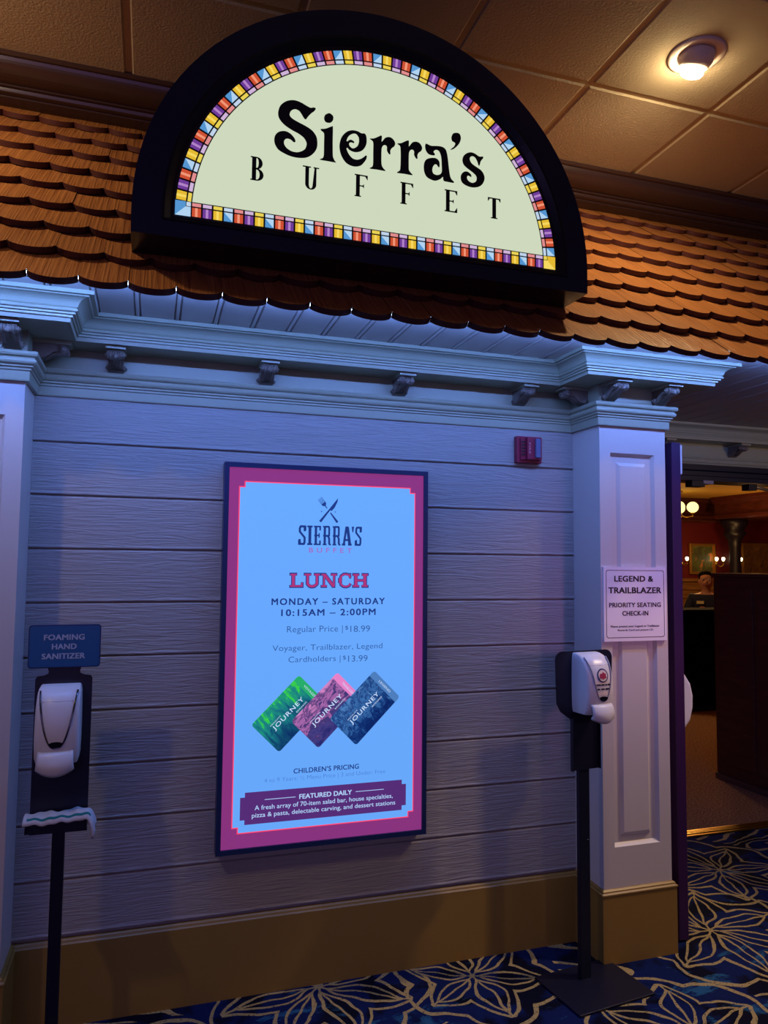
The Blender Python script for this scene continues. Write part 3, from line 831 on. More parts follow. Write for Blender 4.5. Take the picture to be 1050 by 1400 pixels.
# slab-serif name
def slab(mb, ch, x0, x1, z0, z1, y, m_, grow=0.0, sw=0.30):
    W, H = x1 - x0, z1 - z0
    t = min(W * sw, H * .24); s_ = t * 0.62
    g = grow
    def b(a, c_, d, e): mb.flat([(x0 + a - g, z0 + d - g), (x0 + c_ + g, z0 + d - g), (x0 + c_ + g, z0 + e + g), (x0 + a - g, z0 + e + g)], y, m_, TD)
    def st(pts, w=None): mb.stroke([(x0 + a * W, z0 + c_ * H) for a, c_ in pts], (w or t) + 2 * g, y, m_, TD)
    def stem(xc, spur=True, wd=1.0, lo=0.0, hi=1.0):
        b(xc - t / 2, xc + t / 2, lo * H, hi * H)
        h = t * .5 + W * .13 * wd
        b(xc - h, xc + h, lo * H, lo * H + s_); b(xc - h, xc + h, hi * H - s_, hi * H)
        if spur: b(xc - t / 2 - W * .06, xc + t / 2, H * .45, H * .54)
    if ch == 'I': stem(W / 2, False, 2.0)
    elif ch == 'S':
        e = t / 2 / W; q = s_ / 2 / H
        st([(1 - e, .70), (1 - e, .86), (.78, 1 - q - .01), (.28, 1 - q - .01), (e, .86), (e, .68), (1 - e, .38), (1 - e, .15), (.75, q + .01), (.25, q + .01), (e, .14), (e, .30)], t * .85)
        b(W - t * .8, W + t * .12, H * .74, H * 1.0); b(-t * .12, t * .8, 0, H * .26)
    elif ch == 'E':
        stem(t * .5 + W * .12, True); b(W * .1, W, 0, s_); b(W * .1, W, H - s_, H); b(W - t * .7, W, 0, H * .24); b(W - t * .7, W, H * .76, H)
        b(W * .2, W * .75, H * .5 - s_ / 2, H * .5 + s_ / 2); b(W * .66, W * .84, H * .38, H * .62)
    elif ch == 'R':
        stem(t * .5 + W * .10, True, .7); e = t / 2 / W; q = s_ / 2 / H
        st([(.3, 1 - q), (.74, 1 - q), (.93 - e, .88), (.93 - e, .62), (.78, .5), (.3, .48)], t * .8)
        st([(.62, .5), (.86 - e * .5, .36), (.88 - e * .5, .05)], t * .85); b(W * .76, W * 1.02, 0, s_)
    elif ch == 'A':
        e = t / 2 / W
        st([(.16, .02), (.44, .96)], t * .7); st([(.84, .02), (.56, .96)], t * .95)
        b(W * .34, W * .66, H - s_, H); b(W * .22, W * .78, H * .24, H * .24 + s_); b(-W * .04, W * .34, 0, s_); b(W * .64, W * 1.04, 0, s_)
    elif ch == "'":
        mb.flat([(x0 - g, z1 + g), (x0 - g, z1 - H * .12 - g), (x0 + W * .3, z0 - g), (x0 + W * .7, z0 + g), (x1 + g, z1 + g)], y, m_, TD)
    elif ch == 'L':
        stem(t * .5 + W * .12, False); b(W * .1, W, 0, s_); b(W - t * .6, W, 0, H * .34)
    elif ch == 'U':
        e = t / 2 / W
        b(-0, W * .42, H - s_, H); b(W * .62, W, H - s_, H)
        st([(.21, 1), (.21, .25), (.34, .09), (.5, .05), (.66, .09), (.81, .25), (.81, 1)], t * .82)
    elif ch == 'N':
        b(0, W * .3, H - s_, H); b(W * .62, W, H - s_, H); b(0, W * .36, 0, s_)
        b(W * .12, W * .24, 0, H); b(W * .76, W * .88, 0, H); st([(.2, .94), (.8, .06)], t * .95); b(W * .7, W * .88, 0, H * .2)
    elif ch == 'C':
        e = t / 2 / W
        st([(.92, .72), (.84, .9), (.6, .965), (.4, .95), (.2, .82), (.13, .5), (.2, .18), (.4, .05), (.62, .035), (.84, .1), (.95, .28)], t * .62)
        st([(.15, .68), (.13, .5), (.15, .32)], t); b(W * .86, W * .96, H * .66, H)
    elif ch == 'H':
        stem(W * .2, False, .8); stem(W * .8, False, .8); b(W * .2, W * .8, H * .5 - s_ * .5, H * .5 + s_ * .5)
# widths measured across the word
xs = [(0.507, 0.534, 'S'), (0.540, 0.557, 'I'), (0.563, 0.589, 'E'), (0.596, 0.626, 'R'), (0.632, 0.662, 'R'), (0.669, 0.703, 'A'), (0.704, 0.713, "'"), (0.717, 0.742, 'S')]
for a, b_, ch in xs:
    slab(lg, ch, a, b_, 1.595 if ch == "'" else 1.546, 1.616, L(3), S_NAVY, 0, 0.62 if ch == 'I' else (0.29 if ch == 'R' else 0.34))
text(lg, 'BUFFET', 0.546, 0.706, 1.519, 1.537, L(3), S_LAV, 1.7, 0.02, TD)
lg.build('logo', screen)
hd = MB()
for a, b_, ch in [(0.479, 0.527, 'L'), (0.530, 0.589, 'U'), (0.592, 0.651, 'N'), (0.656, 0.705, 'C'), (0.710, 0.769, 'H')]:
    slab(hd, ch, a, b_, 1.394, 1.445, L(3), S_NAVY, 0.0016, 0.26)
    slab(hd, ch, a + .001, b_ - .001, 1.3955, 1.4435, L(4), S_RASP, -0.0005, 0.26)
hd.build('heading', screen)
tx = MB()
text(tx, 'MONDAY – SATURDAY', 0.415, 0.834, 1.332, 1.356, L(3), S_NAVY, 1.25, 0.024, TD)
text(tx, '10:15AM – 2:00PM', 0.450, 0.799, 1.293, 1.317, L(3), S_NAVY, 1.2, 0.024, TD)
tx.build('opening_hours', screen)
tx = MB()
def price(line, cents, x0, x1, xp, xd, z0, z1, zc):
    text(tx, line, x0, xp, z0, z1, L(3), S_GREY, 1.02, -0.006, TD)
    text(tx, '$', xd - 0.005, xd + 0.007, zc + 0.007, zc + 0.023, L(3), S_GREY, 1, -0.004, TD)
    text(tx, cents, xd + 0.015, x1, zc, zc + 0.0225, L(3), S_GREY, 1, -0.006, TD)
price('Regular Price |', '18.99', 0.472, 0.778, 0.675, 0.689, 1.2285, 1.2575, 1.233)
tx.build('regular_price', screen)
tx = MB()
text(tx, 'Voyager, Trailblazer, Legend', 0.422, 0.826, 1.165, 1.191, L(3), S_GREY, 1.02, -0.006, TD)
price('Cardholders |', '13.99', 0.479, 0.770, 0.668, 0.682, 1.124, 1.1505, 1.126)
tx.build('cardholder_price', screen)
# three loyalty cards turned 45 degrees
def card_mat(name, ramp, scale, warp):
    m = mat(name, (0, 0, 0, 1), 0.4, 0, 0.3)
    g = NG(m)
    tc = g.n('ShaderNodeTexCoord').outputs['Object']
    mp = g.n('ShaderNodeMapping'); mp.inputs['Scale'].default_value = scale
    g.t.links.new(tc, mp.inputs[0])
    nz = g.noise(mp.outputs[0], 1.0, 6, 0.65, warp)
    sp = g.n('ShaderNodeSeparateXYZ'); g.t.links.new(tc, sp.inputs[0])
    hgt = g.M('MULTIPLY', sp.outputs[2], 3.4)
    v = g.M('ADD', g.M('MULTIPLY', nz, 1.15), g.M('ADD', hgt, -0.06))
    r = g.n('ShaderNodeValToRGB')
    el = r.color_ramp.elements
    el[0].position, el[0].color = ramp[0][0], lin(*ramp[0][1])
    el[1].position, el[1].color = ramp[-1][0], lin(*ramp[-1][1])
    for p_, c_ in ramp[1:-1]:
        e = el.new(p_); e.color = lin(*c_)
    g.t.links.new(v, r.inputs[0])
    g.t.links.new(r.outputs[0], g.b.inputs['Emission Color'])
    g.b.inputs['Emission Strength'].default_value = 1.0
    return m
CM = [card_mat('card_green', [(0.20, (10, 48, 100)), (0.42, (14, 74, 110)), (0.58, (24, 120, 130)), (0.72, (30, 150, 120)), (0.80, (60, 214, 60)), (0.95, (30, 150, 110))], (40, 1, 14), 0.5),
      card_mat('card_pink', [(0.20, (40, 40, 110)), (0.40, (70, 62, 130)), (0.52, (60, 50, 110)), (0.62, (180, 110, 180)), (0.70, (60, 50, 110)), (0.82, (206, 130, 196))], (22, 1, 40), 0.6),
      card_mat('card_slate', [(0.25, (8, 36, 100)), (0.45, (20, 60, 124)), (0.55, (60, 112, 176)), (0.64, (16, 52, 118)), (0.80, (76, 128, 190))], (34, 1, 30), 1.2)]
STRIP = [glow('card_green_strip', 38, 172, 104), glow('card_pink_strip', 226, 128, 196), glow('card_slate_strip', 76, 124, 184)]
CARDTXT = glow('card_white_text', 200, 222, 250)
q2 = math.sqrt(.5)
for i, (bx, bz, word_) in enumerate(((0.452, 0.8215, 'VOYAGER'), (0.5915, 0.8265, 'TRAILBLAZER'), (0.730, 0.828, 'LEGEND'))):
    W, H = 0.233, 0.140
    kx, kz = bx + W / 2 * q2 - H / 2 * q2, bz + W / 2 * q2 + H / 2 * q2
    MC = Matrix.Translation((kx - DX, L(3 + 2 * i) - DY, kz - DZ)) @ Matrix.Rotation(-PI / 4, 4, 'Y')
    cm = MB()
    cm.flat(round_rect(-W / 2, W / 2, -H / 2, H / 2, 0.010), 0, CM[i])
    st = [(x, z) for x, z in round_rect(-W / 2, W / 2, -H / 2, H / 2, 0.010) if x > W / 2 - 0.012]
    st = [(W / 2 - 0.026, -H / 2)] + st + [(W / 2 - 0.026, H / 2)]
    cm.flat(st, -0.0002, STRIP[i])
    text(cm, 'JOURNEY', -0.075, 0.070, -0.010, 0.010, -0.0003, CARDTXT, 1.15, 0.008)
    text(cm, 'MESQUITE', -0.075, -0.026, 0.014, 0.0185, -0.0003, CARDTXT, 1.1, 0.01)
    text(cm, 'REWARDS', 0.020, 0.070, -0.0195, -0.0145, -0.0003, CARDTXT, 1.1, 0.01)
    MT = Matrix.Translation((W / 2 - 0.013, 0, 0)) @ Matrix.Rotation(PI / 2, 4, 'Y')
    text(cm, word_, -0.030, 0.030, -0.004, 0.004, -0.0003, CARDTXT, 1.05, 0.0, MT)
    o = cm.build('loyalty_card', screen)
    o.matrix_local = MC
    tag(o, ('green forest loyalty card', 'pink canyon loyalty card', 'slate blue mountain loyalty card')[i])
tx = MB()
text(tx, 'CHILDREN’S PRICING', 0.504, 0.742, 0.7445, 0.762, L(3), S_NAVY, 1.05, 0.018, TD)
text(tx, '4 to 9 Years: ½ Menu Price | 3 and Under: Free', 0.402, 0.842, 0.717, 0.7355, L(3), S_FAINT, 1.0, -0.008, TD)
tx.build('childrens_prices', screen)
bn = MB()
bn.flat(notch_rect(0.321, 0.922, 0.585, 0.693, 0.016), L(3), S_PLUM, TD)
text(bn, 'FEATURED DAILY', 0.526, 0.717, 0.656, 0.6725, L(4), S_LITE, 1.0, 0.022, TD)
bn.flat([(0.405, 0.6635), (0.513, 0.6635), (0.513, 0.6655), (0.405, 0.6655)], L(4), S_LITE, TD)
bn.flat([(0.731, 0.6635), (0.837, 0.6635), (0.837, 0.6655), (0.731, 0.6655)], L(4), S_LITE, TD)
text(bn, 'A fresh array of 70-item salad bar, house specialties,', 0.371, 0.871, 0.6265, 0.647, L(4), S_LITE, 1.0, 0.006, TD)
text(bn, 'pizza & pasta, delectable carving, and dessert stations', 0.362, 0.881, 0.602, 0.622, L(4), S_LITE, 1.0, 0.006, TD)
bn.build('featured_banner', screen)

# ================================================================== FIRE ALARM
al = empty('fire_alarm_strobe', (1.447, -0.0065, 1.891))
tag(al, 'small red square fire alarm strobe high on the siding wall', 'fire alarm')
m = MB(); m.prism(round_rect(-0.056, 0.056, 0.0, 0.108, 0.004), -0.024, 0, RED); m.build('back_plate', al, bevel=0.002)
m = MB()
m.box((-0.020, -0.046, 0.012), (0.044, -0.022, 0.1), RED); m.box((-0.042, -0.031, 0.012), (-0.02, -0.022, 0.1), RED)
for k in range(5): m.box((-0.040, -0.034, 0.028 + k * 0.013), (-0.023, -0.03, 0.034 + k * 0.013), BLACKM)
MT = Matrix.Translation((-0.010, -0.0464, 0.056)) @ Matrix.Rotation(PI / 2, 4, 'Y')
text(m, 'FIRE', -0.022, 0.022, -0.004, 0.004, 0, mat('alarm_lettering', lin(220, 150, 160), 0.5), 1.1, 0.01, MT)
m.build('horn_housing', al)
m = MB(); LENS = mat('strobe_lens', lin(104, 112, 150), 0.12, 0, 0.8)
m.prism([(0.012, 0.018), (0.034, 0.018), (0.034, 0.096), (0.012, 0.096)], -0.058, -0.045, LENS); m.build('strobe_lens', al, bevel=0.004)

# ================================================================== CORBELS
def corbel_mesh():
    m = MB()
    w = 0.024
    pr = [(0.0, 2.181), (0.100, 2.181), (0.105, 2.172), (0.102, 2.160), (0.092, 2.154), (0.078, 2.158), (0.064, 2.156), (0.050, 2.143), (0.036, 2.134), (0.022, 2.131), (0.012, 2.124), (0.0, 2.122)]
    n = len(pr)
    v = [(-w, -e, z) for e, z in pr] + [(w, -e, z) for e, z in pr]
    m.add(v, [tuple(range(n)), tuple(range(2 * n - 1, n - 1, -1))] + [(i, n + i, n + (i + 1) % n, (i + 1) % n) for i in range(n)], CORBEL)
    for sx in (-1, 1):                        # scroll eyes on the cheeks
        for (e, z, r) in ((0.090, 2.167, 0.012), (0.014, 2.140, 0.010)):
            m.tube([(sx * (w - 0.002), -e, z), (sx * (w + 0.005), -e, z)], r, CORBEL, 14)
            m.ball((sx * (w + 0.006), -e, z), 0.005, CORBEL, 8, 6)
    for k in range(5):                        # acanthus ribs on the front
        x = -0.016 + k * 0.008
        m.tube([(x, -0.103, 2.176), (x, -0.1065, 2.166), (x * .9, -0.098, 2.154), (x * .8, -0.078, 2.155), (x * .7, -0.056, 2.146), (x * .5, -0.036, 2.132)], [0.003, 0.005, 0.005, 0.0045, 0.004, 0.002], CORBEL, 7)
    m.ball((0, -0.106, 2.158), (0.009, 0.007, 0.008), CORBEL, 10, 8)
    return m
C0 = None
CB = [(-0.127, 0, 0, 'first carved corbel from the left along the siding wall cornice'), (0.385, 0, 0, 'carved corbel above the menu display, left of its top centre'), (0.897, 0, 0, 'carved corbel above the right part of the menu display'), (1.410, 0, 0, 'carved corbel directly above the red fire alarm'),
      (XR, -0.098, -PI / 2, 'carved corbel in the inner corner on the side of the right pilaster'), (1.701, -PD, 0, 'left of the two carved corbels on the front of the right pilaster'), (1.933, -PD, 0, 'right of the two carved corbels on the front of the right pilaster'),
      (-0.418, -PD, 0, 'carved corbel on the front of the left pilaster at the picture edge'), (XL, -0.080, PI / 2, 'carved corbel on the side of the left pilaster facing the wall'),
      (2.748, YR, 0, 'shaded carved corbel just right of the open door leaf top'), (3.262, YR, 0, 'shaded carved corbel over the dining room doorway, far right')]
for k, (x, y, rz, lab) in enumerate(CB):
    if C0 is None:
        root = empty('cornice_corbel', (x, y, 0), rz)
        b_ = corbel_mesh().build('scroll_bracket', root)
        cp_ = MB(); cp_.box((-0.032, -0.118, 2.181), (0.032, 0.0, 2.192), TRIM); c_ = cp_.build('cap_block', root)
        C0 = (root, b_, c_)
    else:
        root = C0[0].copy(); COL.objects.link(root); root.location = (x, y, 0); root.rotation_euler = (0, 0, rz)
        for ch in C0[1:]:
            d = ch.copy(); COL.objects.link(d); d.parent = root
    tag(root, lab, 'corbel', 'carved corbels under the cornice')

# ================================================================== DOWNLIGHT
dl = empty('recessed_downlight', (1.893, -0.503, CEIL))
tag(dl, 'round recessed eyeball downlight glowing warm in a ceiling tile', 'ceiling light')
DLT = mat('downlight_white', lin(214, 204, 200), 0.4)
m = MB(); m.lathe([(0.0645, -0.001), (0.066, -0.006), (0.085, -0.009), (0.100, -0.007), (0.104, 0.0)], DLT, 40)
m.build('trim_ring', dl)
m = MB()
MR = Matrix.Rotation(math.radians(26), 4, 'X')
pr = [(0.066 * math.sin(t * PI / 20), -0.066 * math.cos(t * PI / 20)) for t in range(5, 13)]
m.lathe([(0.042, -0.030)] + pr + [(0.03, 0.02)], DLT, 36, MR)
m.build('eyeball', dl)
m = MB(); m.lathe([(0.002, -0.080), (0.018, -0.078), (0.032, -0.073), (0.041, -0.064), (0.042, -0.030)], mat('lamp_face', (1, .9, .7, 1), .3, emit=(1.0, 0.78, 0.40, 1), emit_s=170.0), 30, MR)
m.build('lamp_face', dl)

# ================================================================== SANITIZER STANDS
def dispenser(parent, name, sticker):
    """wall dispenser: back at y=0, front toward -y, bottom z=0"""
    d = empty(name); d.parent = parent
    lv = [(0.010, 0.050, 0.078), (0.012, 0.054, 0.084), (0.03, 0.0575, 0.094), (0.07, 0.0585, 0.101), (0.11, 0.0585, 0.102), (0.145, 0.0583, 0.099), (0.170, 0.0580, 0.093), (0.190, 0.0575, 0.083), (0.205, 0.057, 0.070), (0.215, 0.0555, 0.056), (0.221, 0.053, 0.040), (0.223, 0.050, 0.030)]
    def dep(z):
        for (a, b) in zip(lv[:-1], lv[1:]):
            if a[0] <= z <= b[0]:
                t = (z - a[0]) / (b[0] - a[0]); return a[2] + t * (b[2] - a[2])
        return lv[0][2]
    m = MB(); v = []; k = 5
    for z, w, dd in lv:
        r = min(0.016, dd * .5)
        row = [(-w, 0, z)]
        for i in range(k + 1):
            a = PI + PI / 2 * i / k
            row.append((-w + r + r * math.cos(a), -dd + 0.008 + r + r * math.sin(a), z))
        for t in (-0.6, -0.3, 0, 0.3, 0.6):
            row.append((t * w, -dd + 0.008 - 0.008 * (1 - t * t), z))
        for i in range(k + 1):
            a = -PI / 2 + PI / 2 * i / k
            row.append((w - r + r * math.cos(a), -dd + 0.008 + r + r * math.sin(a), z))
        row.append((w, 0, z)); v += row
    n = len(v) // len(lv)
    f = [(a * n + i, a * n + i + 1, (a + 1) * n + i + 1, (a + 1) * n + i) for a in range(len(lv) - 1) for i in range(n - 1)]
    f += [tuple(range(n - 1, -1, -1)), tuple(range((len(lv) - 1) * n, len(lv) * n))]
    m.add(v, f, WHITE, True)
    # seam across the top of the cover
    m.tube([(x, -dep(0.186) - 0.0002 + 0.008 * (x / .05) ** 2, 0.186) for x in (-0.046, -0.03, 0, 0.03, 0.046)], 0.0010, mat('seam_grey', lin(200, 200, 215), .4), 6)
    body = m.build('dispenser_cover', d)
    b_ = body.modifiers.new('edges', 'EDGE_SPLIT'); b_.split_angle = math.radians(50)
    tr = MB(); pts = []
    for i in range(41):
        s = -1 + 2 * i / 40
        q_ = abs(s) ** 1.6
        x = math.copysign(0.049 * q_ ** 0.40, s)
        z = 0.060 + 0.152 * q_
        pts.append((x, -dep(min(z, 0.2)) + 0.008 * (x / 0.058) ** 2 - 0.0005 + (0.012 if z > 0.205 else 0), z))
    tr.tube(pts, 0.0026, CHROME if not sticker else mat('trim_grey', lin(150, 150, 165), .4), 7)  # plain grey trim line on the stickered dispenser
    tr.build('chrome_trim', d)
    wn = MB(); wn.prism([(0.019 * math.cos(PI * i / 8), 0.0715 + (0.007 if i in range(1, 8) else 0) * math.sin(PI * i / 8)) for i in range(9)] + [(-0.012, 0.064), (0, 0.0615), (0.012, 0.064)], -0.1035, -0.095, DARKG); wn.build('level_window', d)
    pb = MB(); v = []; N = 12
    for iz, (zt, yy) in enumerate(((0.042, -0.094), (0.037, -0.101), (0.022, -0.107), (0.010, -0.107), (0.004, -0.102))):
        for i in range(N + 1):
            x = -0.0425 + 0.085 * i / N; s = x / 0.0425
            drop = (0.0 if iz < 2 else (0.006 if iz == 2 else 0.012)) * (1 - s * s)
            v.append((x, yy + 0.012 * s * s, zt - drop + (0.006 * s * s if iz == 4 else 0)))
    f = [(a * (N + 1) + i, a * (N + 1) + i + 1, (a + 1) * (N + 1) + i + 1, (a + 1) * (N + 1) + i) for a in range(4) for i in range(N)]
    pb.add(v, f, WHITE, True)
    o = pb.build('push_bar', d)
    s_ = o.modifiers.new('solid', 'SOLIDIFY'); s_.thickness = 0.012; s_.offset = -1
    if sticker:
        sk = MB(); yy = -0.1042
        PAPER = mat('label_paper', lin(240, 226, 220), .5); LB = mat('label_blue', lin(34, 40, 110), .5); LR = mat('label_red', lin(170, 40, 80), .5)
        def arcq(z): return -dep(z) - 0.0012
        sk.add([(-0.034, arcq(.083) + .003, 0.083), (0.034, arcq(.083) + .003, 0.083), (0.034, arcq(.13) + .003, 0.130), (-0.034, arcq(.13) + .003, 0.130), (0, arcq(.083), .083), (0, arcq(.13), .13)], [(0, 4, 5, 3), (4, 1, 2, 5)], PAPER)
        sk.add([(x, arcq(z) - .0004 + .003 * (x / .034) ** 2, z) for x, z in [(0.024 * math.cos(k * PI / 12), 0.151 + 0.024 * math.sin(k * PI / 12)) for k in range(24)]], [tuple(range(24))], LB)
        sk.add([(x, arcq(z) - .0010 + .003 * (x / .034) ** 2, z) for x, z in [(0.0195 * math.cos(k * PI / 12), 0.151 + 0.0195 * math.sin(k * PI / 12)) for k in range(24)]], [tuple(range(24))], PAPER)
        blot = [(-0.014, .148), (-0.012, .158), (-0.004, .157), (0.002, .164), (0.008, .158), (0.015, .157), (0.012, .15), (0.016, .143), (0.006, .142), (0.0, .137), (-0.006, .142), (-0.015, .141)]
        sk.add([(x, arcq(z) - .0016, z) for x, z in blot], [tuple(range(12))], LR)
        for z, segs in ((0.119, [(-.031, -.012), (-.010, .004), (.007, .016), (.019, .031)]), (0.104, [(-.027, -.016), (-.012, .004), (.008, .026)])):
            for a, b in segs:
                sk.add([(x, arcq(zz) - .0004 + .003 * (x / .034) ** 2, zz) for x, zz in ((a, z - .0028), (b, z - .0028), (b, z + .0028), (a, z + .0028))], [(0, 1, 2, 3)], mat('label_ink', lin(30, 26, 50), .6))
        sk.build('label', d)
    return d

def stand_base(root, w, dpt, pole_h, pole_w):
    m = MB(); m.prism([(-w / 2, 0), (w / 2, 0), (w / 2, 0.008), (-w / 2, 0.008)], -dpt / 2, dpt / 2, NAVY); m.build('floor_plate', root, bevel=0.002)
    m = MB(); m.box((-pole_w / 2, -0.010, 0.008), (pole_w / 2, 0.010, pole_h), NAVY); m.build('pole', root, bevel=0.002)

# left stand
st = empty('sanitizer_stand', (-0.226, -0.290, 0))
tag(st, 'sanitizer stand on the left with a blue FOAMING HAND SANITIZER board on top', 'sanitizer stand')
stand_base(st, 0.33, 0.30, 1.16, 0.034)
m = MB()
m.prism([(-0.077, 0.700)] + [(0.077, 0.700)] + [(0.077, 1.139), (0.072, 1.147), (0.055, 1.149), (0.044, 1.154), (0.042, 1.160), (0.046, 1.172), (-0.046, 1.172), (-0.042, 1.160), (-0.044, 1.154), (-0.055, 1.149), (-0.072, 1.147), (-0.077, 1.139)], -0.014, -0.010, NAVY)
m.build('back_plate', st)
SGN = mat('sign_board_blue', lin(14, 92, 150), 0.35)
SGT = mat('sign_lettering_pale', lin(176, 196, 224), 0.5)
m = MB()
m.prism(round_rect(-0.0985, 0.0965, 1.171, 1.295, 0.009), -0.020, -0.008, mat('sign_board_edge', lin(14, 40, 92), .35))
m.prism(round_rect(-0.0955, 0.0935, 1.174, 1.292, 0.007), -0.0210, -0.018, SGN)
brd = m.build('sign_board', st)
m = MB()
for s, x0, x1, z0, z1 in (('FOAMING', -0.058, 0.052, 1.2510, 1.2675), ('HAND', -0.036, 0.031, 1.2245, 1.2405), ('SANITIZER', -0.062, 0.055, 1.1965, 1.2130)):
    text(m, s, x0, x1, z0, z1, -0.0214, SGT, 1.05, 0.028)
m.ring(round_rect(-0.089, 0.087, 1.1795, 1.2865, .005), round_rect(-0.0878, 0.0858, 1.1807, 1.2853, .004), -0.0212, -0.0205, mat('sign_line', lin(30, 92, 150), .5))
m.build('lettering', brd)
m = MB()
m.box((-0.078, -0.085, 0.728), (0.078, -0.012, 0.731), NAVY)
m.box((-0.078, -0.088, 0.727), (0.078, -0.085, 0.757), NAVY)
for sx in (-1, 1): m.box((sx * 0.078 - 0.0015, -0.088, 0.727), (sx * 0.078 + 0.0015, -0.012, 0.745), NAVY)
m.build('drip_tray', st)
d = dispenser(st, 'dispenser', False); d.location = (-0.006, -0.014, 0.902)
# cloth on the tray
m = MB(); CL = bumped(mat('cloth_white', lin(214, 218, 226), 0.9), (1, 1, 1), 3, 0.5, 0.004, 130); CT = mat('cloth_teal', lin(20, 130, 130), 0.9)
NU, NV = 44, 10
v = []
rnd = random.Random(3)
for j in range(NV + 1):
    for i in range(NU + 1):
        s = i / NU; t = j / NV
        x = -0.084 + 0.188 * min(1, s * 1.06)
        z = 0.764 + 0.0022 * math.sin(s * 17 + t * 3) + 0.0016 * math.sin(s * 37 + 2) + 0.007 * s + 0.006 * math.sin(t * PI)
        if s > 0.80:
            q = (s - 0.80) / 0.20
            x = -0.084 + 0.188 * (0.848 + 0.13 * math.sin(q * PI / 2)) + 0.004 * math.sin(t * 9)
            z -= 0.055 * q ** 1.8
        y = -0.102 + 0.078 * t + 0.004 * math.sin(s * 12)
        if t < 0.14: z -= 0.010 * (1 - t / .14)
        v.append((x, y, z))
for j in range(NV):
    for i in range(NU):
        a = j * (NU + 1) + i
        teal = (j in (1,) and 1 < i < NU * .86)
        m.add([v[a], v[a + 1], v[a + NU + 2], v[a + NU + 1]], [(0, 1, 2, 3)], CT if teal else CL, True)
cl = m.build('folded_cloth', None, (-0.226, -0.290, 0), fix=True)
s_ = cl.modifiers.new('solid', 'SOLIDIFY'); s_.thickness = 0.006; s_.offset = -1
tag(cl, 'crumpled white cloth with a teal stripe lying over the drip tray of the left stand', 'cloth')

# right stand
st = empty('sanitizer_stand', (1.533, -0.262, 0), math.radians(7))
tag(st, 'sanitizer stand in front of the right pilaster with a stickered white dispenser', 'sanitizer stand')
m = MB(); m.prism([(-0.163, 0), (0.163, 0), (0.163, 0.008), (-0.163, 0.008)], -0.175, 0.075, NAVY); m.build('floor_plate', st, bevel=0.002)
m = MB(); m.box((-0.0225, -0.010, 0.008), (0.0225, 0.010, 0.76), NAVY)
m.ball((0.012, -0.0105, 0.49), 0.003, CHROME, 10, 6)
m.build('pole', st, bevel=0.002)
m = MB()
up_ = [(x, z) for x, z in round_rect(-0.130, 0.130, 0.940, 1.170, 0.030) if z > 0.98]
m.prism([(-0.063, 0.742), (0.063, 0.742), (0.063, 0.925), (0.078, 0.935), (0.108, 0.955), (0.125, 0.985)] + up_ + [(-0.125, 0.985), (-0.108, 0.955), (-0.078, 0.935), (-0.063, 0.925)], -0.014, -0.010, NAVY)
for a in (-0.063, 0.060): m.box((a, -0.026, 0.742), (a + .003, -0.012, 0.93), NAVY)
m.build('back_plate', st)
d = dispenser(st, 'dispenser', True); d.location = (0.0, -0.014, 0.942)

# ================================================================== CHECK-IN SIGN
ps = empty('check_in_sign', (1.813, -PD, 1.191))
tag(ps, 'pinkish white LEGEND & TRAILBLAZER priority seating sign fixed on the right pilaster', 'sign')
TS = Matrix.Translation((-1.813, PD, -1.191))
PP = mat('sign_plate_white', lin(250, 240, 248), 0.35); INK = mat('sign_ink', lin(26, 18, 34), 0.6)
m = MB(); m.box((1.670, -0.2035, 1.191), (1.956, -PD, 1.477), PP, TS); m.build('sign_plate', ps)
m = MB(); yy = -0.2040
m.ring(round_rect(1.680, 1.9465, 1.2045, 1.4655, .010), round_rect(1.682, 1.9445, 1.2065, 1.4635, .009), yy, -0.2034, INK, TS)
for s, x0, x1, z0, z1, bo in (('LEGEND &', 1.717, 1.896, 1.4205, 1.4435, .034), ('TRAILBLAZER', 1.690, 1.933, 1.3755, 1.399, .034), ('PRIORITY SEATING', 1.693, 1.930, 1.3215, 1.3395, .026), ('CHECK-IN', 1.752, 1.871, 1.289, 1.3075, .026), ('Please present your Legend or Trailblazer', 1.699, 1.922, 1.2425, 1.2525, .03), ('Rewards Card and picture I.D.', 1.730, 1.894, 1.2285, 1.2375, .03)):
    text(m, s, x0, x1, z0, z1, yy, INK, 1.05, bo, TS)
m.build('lettering', ps)

# ================================================================== OPEN DOOR LEAF
DOORM = mat('door_dark', lin(58, 24, 74), 0.4)
dr = empty('door_1', (2.061, YR - 0.03, 0))
structure(dr, 'dark door leaf folded out beside the right pilaster')
m = MB(); m.box((-0.0225, -0.957, 0.008), (0.0225, 0.0, 1.993), DOORM); m.build('door_leaf', dr, bevel=0.003)
m = MB(); m.prism(round_rect(-0.015, 0.015, 1.865, 1.990, .006), 0, 0.1, WHITE, Matrix.Translation((0.037, -0.93, 0)) @ Matrix.Rotation(0, 4, 'Z'))
o = m.build('closer_cover', dr); o['label'] = 'small white cover near the door top'
m = MB()
pts = [(0.0, 0.805), (0.030, 0.815), (0.060, 0.850), (0.074, 0.900), (0.076, 0.950), (0.064, 1.000), (0.036, 1.040), (0.0, 1.052)]
m.prism(pts, -0.06, 0.03, WHITE, Matrix.Translation((0.022, -0.86, 0)))
o = m.build('push_paddle', dr, bevel=0.012); o['label'] = 'white rounded paddle on the door face'
